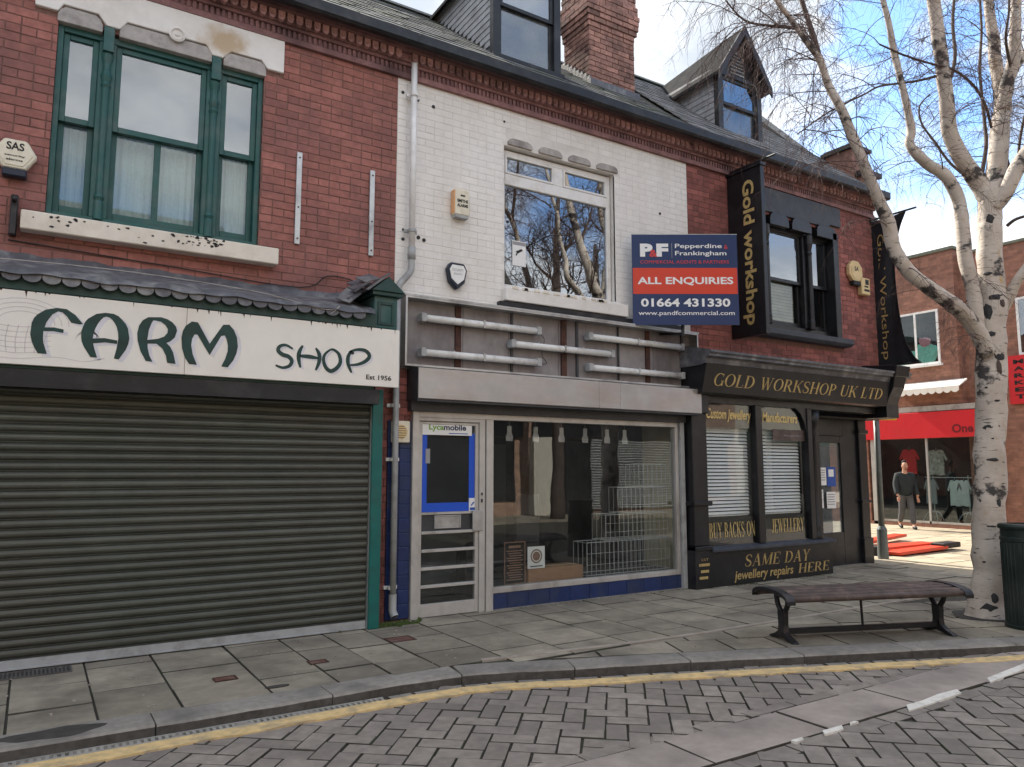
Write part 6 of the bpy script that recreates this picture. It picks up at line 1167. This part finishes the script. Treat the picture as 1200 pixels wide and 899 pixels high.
def limb(P,name,m,par,n=14,rough=.06,k=5,base=0):
    Q=catmull(P,k); pts=[];rad=[]
    for i,(x,y,z,rr) in enumerate(Q):
        w=rr*.18; pts.append((x+w*mnoise.noise((z*3,1,base)),y+w*mnoise.noise((z*3,7,base)),z)); rad.append(rr*(1+.10*mnoise.noise((z*5.5,3,base))+.05*mnoise.noise((z*19,5,base))))
    mb=MB(); mb.tube(pts,rad,n); 
    if rough:
        vv=[]
        for i,v in enumerate(mb.v):
            ring_=min(i//n,len(pts)-1); c=Vector(pts[ring_]); d=Vector(v)-c; s=1+rough*mnoise.noise((v[0]*9+base,v[1]*9,v[2]*5))*1.6; vv.append(tuple(c+d*s))
        mb.v=vv
    mb.build(name,m,par,smooth=True); return list(zip(pts,rad))
tr=[]; r=random.Random(14)
trunk=limb(LIMB['trunk'],'trunk','bark_trunk',BT,24,.07,6,2)
spines={'trunk':trunk}
for i,(kk,P) in enumerate(LIMB.items()):
    if kk=='trunk': continue
    big=P[0][3]>.035; spines[kk]=limb(P,'branch','bark_limb' if big else 'bark_dark',BT,12 if big else 6,.05 if big else 0,5,i*3.1)
to=Vector((-.8,-.45,0)).normalized(); side=Vector((.49,-.87,0))
def knot(x,y,z,sx,sz,m='flake_dark',rr=.15,shift=0):
    # a scar lying on the bark, turned to the street
    mb=MB(); cx,cy=x,y; V=[]; k=10
    for i in range(k):
        a=R(360*i/k); hx=sx*math.cos(a)*r.uniform(.75,1.2)+shift; hz=sz*math.sin(a)*r.uniform(.7,1.25); an=hx/rr
        d=to*math.cos(an)+side*math.sin(an); V.append((cx+d.x*(rr+.002),cy+d.y*(rr+.002),z+hz))
    d=to*math.cos(shift/rr)+side*math.sin(shift/rr); V.append((cx+d.x*(rr+.012),cy+d.y*(rr+.012),z)); mb.add(V,[(i,(i+1)%k,k) for i in range(k)]); mb.build('scar',m,BT)
def at(z):
    for (a,ra),(b,rb) in zip(trunk,trunk[1:]):
        if a[2]<=z<=b[2]: t=(z-a[2])/(b[2]-a[2]); return a[0]+(b[0]-a[0])*t,a[1]+(b[1]-a[1])*t,ra+(rb-ra)*t
    return trunk[-1][0][0],trunk[-1][0][1],trunk[-1][1]
for z,sx,sz,sh,m in ((2.05,.10,.035,0,'flake_dark'),(1.93,.12,.022,.01,'flake_dark'),(1.70,.07,.02,.02,'flake_dark'),(1.25,.05,.04,-.09,'flake_dark'),(1.22,.03,.07,.09,'flake_dark'),(.98,.06,.012,.0,'flake_dark'),(.10,.10,.07,.02,'flake_dark'),(.22,.04,.05,.06,'flake_dark'),(2.85,.07,.05,.08,'flake_dark'),(2.72,.03,.08,.07,'bark_dark'),(3.35,.05,.10,-.05,'flake_dark'),(3.1,.06,.03,-.02,'flake_dark'),(3.52,.09,.035,.02,'flake_dark'),(3.45,.035,.05,.09,'bark_dark'),(4.42,.055,.075,.0,'flake_dark'),(3.8,.05,.02,-.04,'flake_dark'),(3.72,.03,.06,.10,'rust_stain'),(2.35,.03,.012,.05,'flake_dark'),(2.5,.02,.01,-.06,'flake_dark'),(.6,.03,.012,-.06,'flake_dark'),(.75,.04,.01,.05,'flake_dark')):
    x,y,rr=at(z); knot(x,y,z,sx,sz,m,rr,sh)
pt=[(8.9+.36*math.cos(R(a))*(1+.15*math.sin(R(a*3))),4.34+.33*math.sin(R(a))*(1+.12*math.cos(R(a*4)))) for a in range(0,360,15)]
mb=MB(); mb.prism(pt,'z',-.005,.0085); mb.build('soil_patch','patch_dark',pav)
mb=MB()
for i in range(520):                                       # soil crumbs, leaves and catkins round the trunk and along the kerb
    if i<330: a=r.uniform(0,6.283); d=.22+abs(r.gauss(0,.12)); x,y=8.9+d*math.cos(a),4.34+d*math.sin(a)
    else: x=r.uniform(2,10); q=kpt(x); x,y=x,q[1]+r.choice((r.uniform(.0,2.0),-.02-abs(r.gauss(0,.04))))
    z=.004 if i<330 or y>kpt(x)[1] else -.064; s_=r.uniform(.004,.013); a=r.uniform(0,6.28)
    mb.add([(x+s_*math.cos(a),y+s_*math.sin(a),z),(x-s_*math.sin(a)*.6,y+s_*math.cos(a)*.6,z+s_*.5),(x-s_*math.cos(a),y-s_*math.sin(a),z+.002),(x+s_*math.sin(a)*.6,y-s_*math.cos(a)*.6,z+s_*.3)],[(0,1,2),(0,2,3)])
tag(mb.build('leaf_litter','bark_dark'),'brown leaf litter and soil crumbs around the birch foot and kerb','litter',kind='stuff')
# twigs: fine drooping sprays on every limb
TW=MB(); SB_=MB()
def spray(p,d,L,rad,lvl,droop):
    p=Vector(p); d=d.normalized(); n=6 if lvl==0 else 4; pts=[tuple(p)]; seg=L/n
    for i in range(n):
        d=(d+Vector((r.gauss(0,.16),r.gauss(0,.16),r.gauss(0,.12)-droop*(i+1)/n))).normalized(); p=p+d*seg; pts.append(tuple(p))
    (SB_ if lvl==0 else TW).tube(pts,[rad*(1-.75*i/n) for i in range(n+1)],4 if lvl==0 else 3,cap=False)
    if lvl<2:
        kk=int(L/(.085 if lvl==0 else .11))
        for i in range(kk):
            t=r.uniform(.12,1)*n; a=min(int(t),n-1); q=Vector(pts[a]).lerp(Vector(pts[a+1]),t-a); dd=(Vector(pts[a+1])-Vector(pts[a])).normalized()
            e=Vector((r.gauss(0,1),r.gauss(0,1),r.gauss(0,.8))).normalized(); spray(q,dd*.7+e*.75,r.uniform(.22,.52)*(1 if lvl==0 else .5),rad*.45 if lvl==0 else rad*.7,lvl+1,droop*1.3)
dens={'E':16,'E2':18,'G6':26,'A':8,'B':6,'B2':7,'B3':7,'C':5,'D':8,'F':4,'G1':9,'G2':8,'G3':6,'G4':8,'G5':5,'G7':5,'G8':8,'G9':8}
for kk,sp_ in spines.items():
    if kk=='trunk': continue
    for (a,ra),(b,rb) in zip(sp_,sp_[1:]):
        a=Vector(a);b=Vector(b); L=(b-a).length; z=(a.z+b.z)/2
        if z<4.6 and r.random()<.82: continue
        k_=L*dens.get(kk,6)*(.55 if z<5.3 and kk!='E' else 1); k_=int(k_)+(r.random()<k_%1)
        for _ in range(k_):
            q=a.lerp(b,r.random()); e=Vector((r.gauss(0,1),r.gauss(0,1),r.gauss(.25,.6))).normalized()
            if kk in('E','E2','G6') and r.random()<.5: e=(e+Vector((-.75,.35,.0))).normalized()
            spray(q,(b-a).normalized()*.35+e,r.uniform(.45,1.15),r.uniform(.0035,.007),0,.42 if kk in ('E','E2','G6') else .22)
SB_.build('shoots','bark_twig',BT,kind='stuff'); TW.build('twigs','bark_twig',BT,kind='stuff')
# ------------------------------------------------------------------ the other side of the street, seen in the windows
def opposite(x0,x1,h,m,lab,gable=0,y=-7.0):
    B=thing('opposite_building',lab,'building',((x0+x1)/2,y,0)); mb=MB(); mb.box(x0,x1,y-8,y,0,h); 
    mb.build('wall',m,B); mb=MB()
    if gable: mb.prism([(x0-.2,h),(x1+.2,h),((x0+x1)/2,h+gable)],'y',y-8,y+.15)
    else: mb.prism([(y+.3,h),(y-4,h+2.3),(y-8.3,h)],'x',x0,x1)
    mb.build('roof','slate',B); mb=MB(); mb.box(x0+.2,x1-.2,y,y+.12,2.7,3.3); mb.build('fascia','fascia_green' if int(x0)%2 else 'paint_black',B)
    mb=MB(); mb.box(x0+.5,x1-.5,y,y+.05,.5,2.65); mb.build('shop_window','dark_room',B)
    n=max(1,int((x1-x0)/2.6))
    for i in range(n):
        cx=x0+(x1-x0)*(i+.5)/n; mb=MB(); mb.frame(cx-.5,cx+.5,y,y+.08,4.3,6.0,.07); w=mb.build('window','upvc',B); mb=MB(); mb.box(cx-.45,cx+.45,y,y+.03,4.35,5.95); mb.build('pane','dim_room',w)
    return B
opposite(-22,-10,7.4,'brick_opposite','long brick terrace shop far along the opposite pavement'); opposite(-10,-2,7.0,'stucco_opposite','cream rendered shop on the opposite pavement, nearer the left'); opposite(-2,5,7.6,'brick_opposite','brick shop facing the farm shop from the opposite pavement'); opposite(5,10,7.2,'stucco_opposite','cream rendered shop facing the vacant shop')
opposite(10,14.6,7.3,'brick_opposite','gable fronted brick shop reflected in the white upstairs window',3.4); ob=opposite(14.6,25,6.9,'brick_opposite','wide brick shop with cream pier and roller shutter opposite the jeweller'); opposite(25,40,7.4,'stucco_opposite','long cream rendered shop on the opposite corner')
mb=MB(); mb.box(14.7,15.7,-7,-6.7,0,2.7); mb.build('pier','stucco_opposite',ob); mb=MB(); z=.1
while z<2.6: mb.prism([(-6.93,z),(-6.86,z+.045),(-6.93,z+.09)],'x',17.4,22.4); z+=.095
mb.build('shutter','plastic_grey',ob,kind='stuff'); mb=MB(); mb.tube([(16.2,-6.85,0),(16.2,-6.85,6.8)],.05,8); mb.build('downpipe','iron_black',ob)
mb=MB(); mb.box(-14,45,-16,-4.6,-.19,0.0); tag(mb.build('pavement','flag_stone'),kind='structure')
OT=thing('bare_tree','bare street tree on the opposite pavement reflected in the upstairs windows','tree',(14.4,-4.9,0))
limb([(14.4,-4.9,0,.24),(14.45,-4.9,2,.20),(14.4,-4.9,4.5,.18),(14.6,-4.85,7,.15),(14.7,-4.9,9.5,.10),(14.8,-4.8,12,.04)],'trunk','bark_dark',OT,10,0)
r=random.Random(5); OM=MB()
def grow(p,d,L,rad,lvl):
    pts=[tuple(p)]; p=Vector(p); n=5
    for i in range(n): d=(d+Vector((r.gauss(0,.2),r.gauss(0,.2),r.gauss(.04,.12)))).normalized(); p=p+d*L/n; pts.append(tuple(p))
    OM.tube(pts,[rad*(1-.6*i/n) for i in range(n+1)],5,cap=False)
    if lvl<3:
        for i in range(5): t=r.uniform(.3,1)*n; a=min(int(t),n-1); q=Vector(pts[a]); grow(q,(d+Vector((r.gauss(0,.7),r.gauss(0,.7),r.gauss(.1,.5)))).normalized(),L*r.uniform(.45,.7),rad*.5,lvl+1)
for z in (4.2,5,5.6,6.4,7.2,8,8.8,9.6,10.5): a=r.uniform(0,6.28); grow((14.5,-4.9,z),Vector((math.cos(a),math.sin(a),.7)).normalized(),3.2-(z-4)*.22,.075-(z-4)*.007,0)
OM.build('branches','bark_dark',OT,kind='stuff')
# ------------------------------------------------------------------ person walking in front of the red shop
PN=thing('person','man in black jacket and grey trousers walking past the red fronted shop','person',(19.9,11.6,0))
fw=Vector((-.62,-.78,0)); rt=Vector((.78,-.62,0))       # walking towards the street, his right hand on his own right side
def pp_(a,b,c): return Vector((19.9,11.6,0))+rt*a+fw*b+Vector((0,0,c))
def mk(name,m,nodes,edges,par,root=0,sub=2):
    # the skin layer is a mesh attribute the modifier reads; bmesh adds it without operators
    me=bpy.data.meshes.new(name); bm=bmesh.new(); sk=bm.verts.layers.skin.verify(); vs=[]
    for i,n in enumerate(nodes):
        v=bm.verts.new(pp_(*n[:3])); rr=n[3]; v[sk].radius=rr if isinstance(rr,tuple) else (rr,rr); v[sk].use_root=(i==root); vs.append(v)
    for a,b in edges: bm.edges.new((vs[a],vs[b]))
    bm.to_mesh(me); bm.free(); me.materials.append(MATS[m]); o=bpy.data.objects.new(name,me); COL.objects.link(o)
    s=o.modifiers.new('skin','SKIN'); s.use_smooth_shade=True; u=o.modifiers.new('sub','SUBSURF'); u.levels=u.render_levels=sub; setp(o,par); return o
body=[(0,0,.93,(.12,.09)),(0,.01,1.15,(.12,.09)),(0,.02,1.38,(.14,.09)),(0,.03,1.50,.06),(0,.05,1.57,.055),(0,.07,1.64,(.072,.085)),(0,.07,1.73,(.072,.09)),(0,.07,1.78,(.05,.06)),
 (.19,.02,1.42,.06),(.25,-.02,1.15,.048),(.27,.10,.92,.036),(.27,.13,.85,.035),(-.19,.02,1.42,.06),(-.26,.06,1.16,.048),(-.27,.17,.95,.036),(-.27,.21,.88,.035),
 (.09,.02,.86,.09),(.10,.14,.50,.062),(.10,.18,.10,.045),(.10,.28,.05,.04),(-.09,0,.86,.09),(-.09,-.03,.48,.062),(-.08,-.26,.14,.045),(-.08,-.17,.06,.04)]
be=[(0,1),(1,2),(2,3),(3,4),(4,5),(5,6),(6,7),(2,8),(8,9),(9,10),(10,11),(2,12),(12,13),(13,14),(14,15),(0,16),(16,17),(17,18),(18,19),(0,20),(20,21),(21,22),(22,23)]
mk('body','skin',body,be,PN)
mk('jacket','cloth_jacket',[(0,0,.76,(.215,.16)),(0,.01,1.1,(.215,.16)),(0,.02,1.36,(.215,.15)),(0,.04,1.52,(.10,.10)),(.20,.02,1.42,.095),(.255,-.02,1.15,.082),(.275,.115,.88,.06),(-.20,.02,1.42,.095),(-.262,.06,1.16,.082),(-.275,.19,.905,.06)],[(0,1),(1,2),(2,3),(2,4),(4,5),(5,6),(2,7),(7,8),(8,9)],PN)
mk('trousers','cloth_trousers',[(0,0,1.0,(.165,.125)),(.09,.02,.84,.105),(.10,.14,.50,.085),(.10,.18,.12,.072),(-.09,0,.84,.105),(-.09,-.03,.48,.085),(-.08,-.24,.17,.07)],[(0,1),(1,2),(2,3),(0,4),(4,5),(5,6)],PN)
mk('shoe','rubber_black',[(.10,.17,.06,.055),(.10,.28,.045,.05),(.10,.36,.035,.035)],[(0,1),(1,2)],PN,sub=1); mk('shoe','rubber_black',[(-.08,-.27,.11,.055),(-.08,-.17,.05,.05),(-.08,-.09,.03,.035)],[(0,1),(1,2)],PN,sub=1)
mk('hair','hair_dark',[(0,.0,1.66,(.06,.04)),(0,.02,1.74,(.078,.07)),(0,.05,1.80,(.07,.07)),(0,.11,1.80,(.05,.03))],[(0,1),(1,2),(2,3)],PN,sub=1)
mk('collar','cloth_jacket',[(0,.03,1.50,(.085,.075)),(0,.045,1.565,(.078,.07))],[(0,1)],PN,sub=1)
mk('beard','hair_dark',[(0,.135,1.60,(.045,.022)),(0,.13,1.575,(.035,.02))],[(0,1)],PN,sub=1)
for s in (1,-1):
    hx,hy,hz=(.27,.13,.85) if s==1 else (-.27,.21,.88)
    N=[(hx,hy,hz,.03),(hx,hy+.01,hz-.05,(.036,.02))]; Ed=[(0,1)]
    for i,(dx,l) in enumerate(((-.027,.065),(-.009,.078),(.009,.073),(.027,.058))): b=len(N); N+=[(hx+dx,hy+.02,hz-.085,.0095),(hx+dx,hy+.028,hz-.085-l*.5,.009),(hx+dx,hy+.045,hz-.085-l*.9,.007)]; Ed+=[(1,b),(b,b+1),(b+1,b+2)]
    b=len(N); N+=[(hx-s*.035,hy+.03,hz-.045,.011),(hx-s*.04,hy+.05,hz-.085,.009)]; Ed+=[(0,b),(b,b+1)]; mk('hand','skin',N,Ed,PN,sub=1)
def blob(c,s,name,m): 
    mb=MB(); mb.lathe([(math.sin(R(k)),-math.cos(R(k))) for k in range(5,181,25)],(0,0,0),8); mb.v=[tuple(pp_(c[0]+x*s[0],c[1]+y*s[1],c[2]+z*s[2])) for x,y,z in mb.v]; mb.build(name,m,PN,smooth=True)
blob((0,.165,1.665),(.014,.02,.025),'nose','skin'); blob((.075,.065,1.665),(.012,.022,.033),'ear','skin'); blob((-.075,.065,1.665),(.012,.022,.033),'ear','skin')
for s in (-1,1): blob((s*.03,.150,1.695),(.012,.008,.007),'eye','flake_dark')
blob((0,.152,1.622),(.024,.008,.006),'mouth','banner_red')

for a,b,m,l in ((-9,-2.25,'brick_opposite','neighbouring brick shop beyond the farm shop, out of the picture'),(-18,-9.02,'stucco_opposite','cream rendered shop further along the same side, out of the picture')):
    B=thing('neighbour_building',l,'building',((a+b)/2,7.6,0)); mb=MB(); mb.box(a,b,7.6,13,0,6.4); mb.build('wall',m,B); mb=MB(); mb.prism([(7.3,6.44),(10,8.6),(13.2,6.4)],'x',a,b); mb.build('roof','slate',B)
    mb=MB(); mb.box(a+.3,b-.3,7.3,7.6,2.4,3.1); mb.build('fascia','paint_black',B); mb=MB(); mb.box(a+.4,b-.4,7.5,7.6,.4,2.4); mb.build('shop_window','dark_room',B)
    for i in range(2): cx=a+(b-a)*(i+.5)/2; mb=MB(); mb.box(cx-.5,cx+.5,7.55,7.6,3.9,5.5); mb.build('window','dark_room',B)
B=thing('neighbour_building','tall brick building closing the far left end of the street','building',(-48,2,0)); mb=MB(); mb.box(-60,-45,-20,22,0,10); mb.build('wall','brick_side',B); mb=MB(); mb.box(-60.3,-44.7,-20.3,22.3,10,10.4); mb.build('roof','slate',B)

B=thing('added_rear_building','unseen brick building added behind the terrace, mirrored in the red shop glass','building',(-15,26,0)); mb=MB(); mb.box(-45,9,24.5,32,0,9); mb.build('wall','brick_side',B); mb=MB(); mb.box(-45.2,9.2,24.3,32.2,9,9.3); mb.build('roof','slate',B)  # added out of view so the red shop glass mirrors no open sky
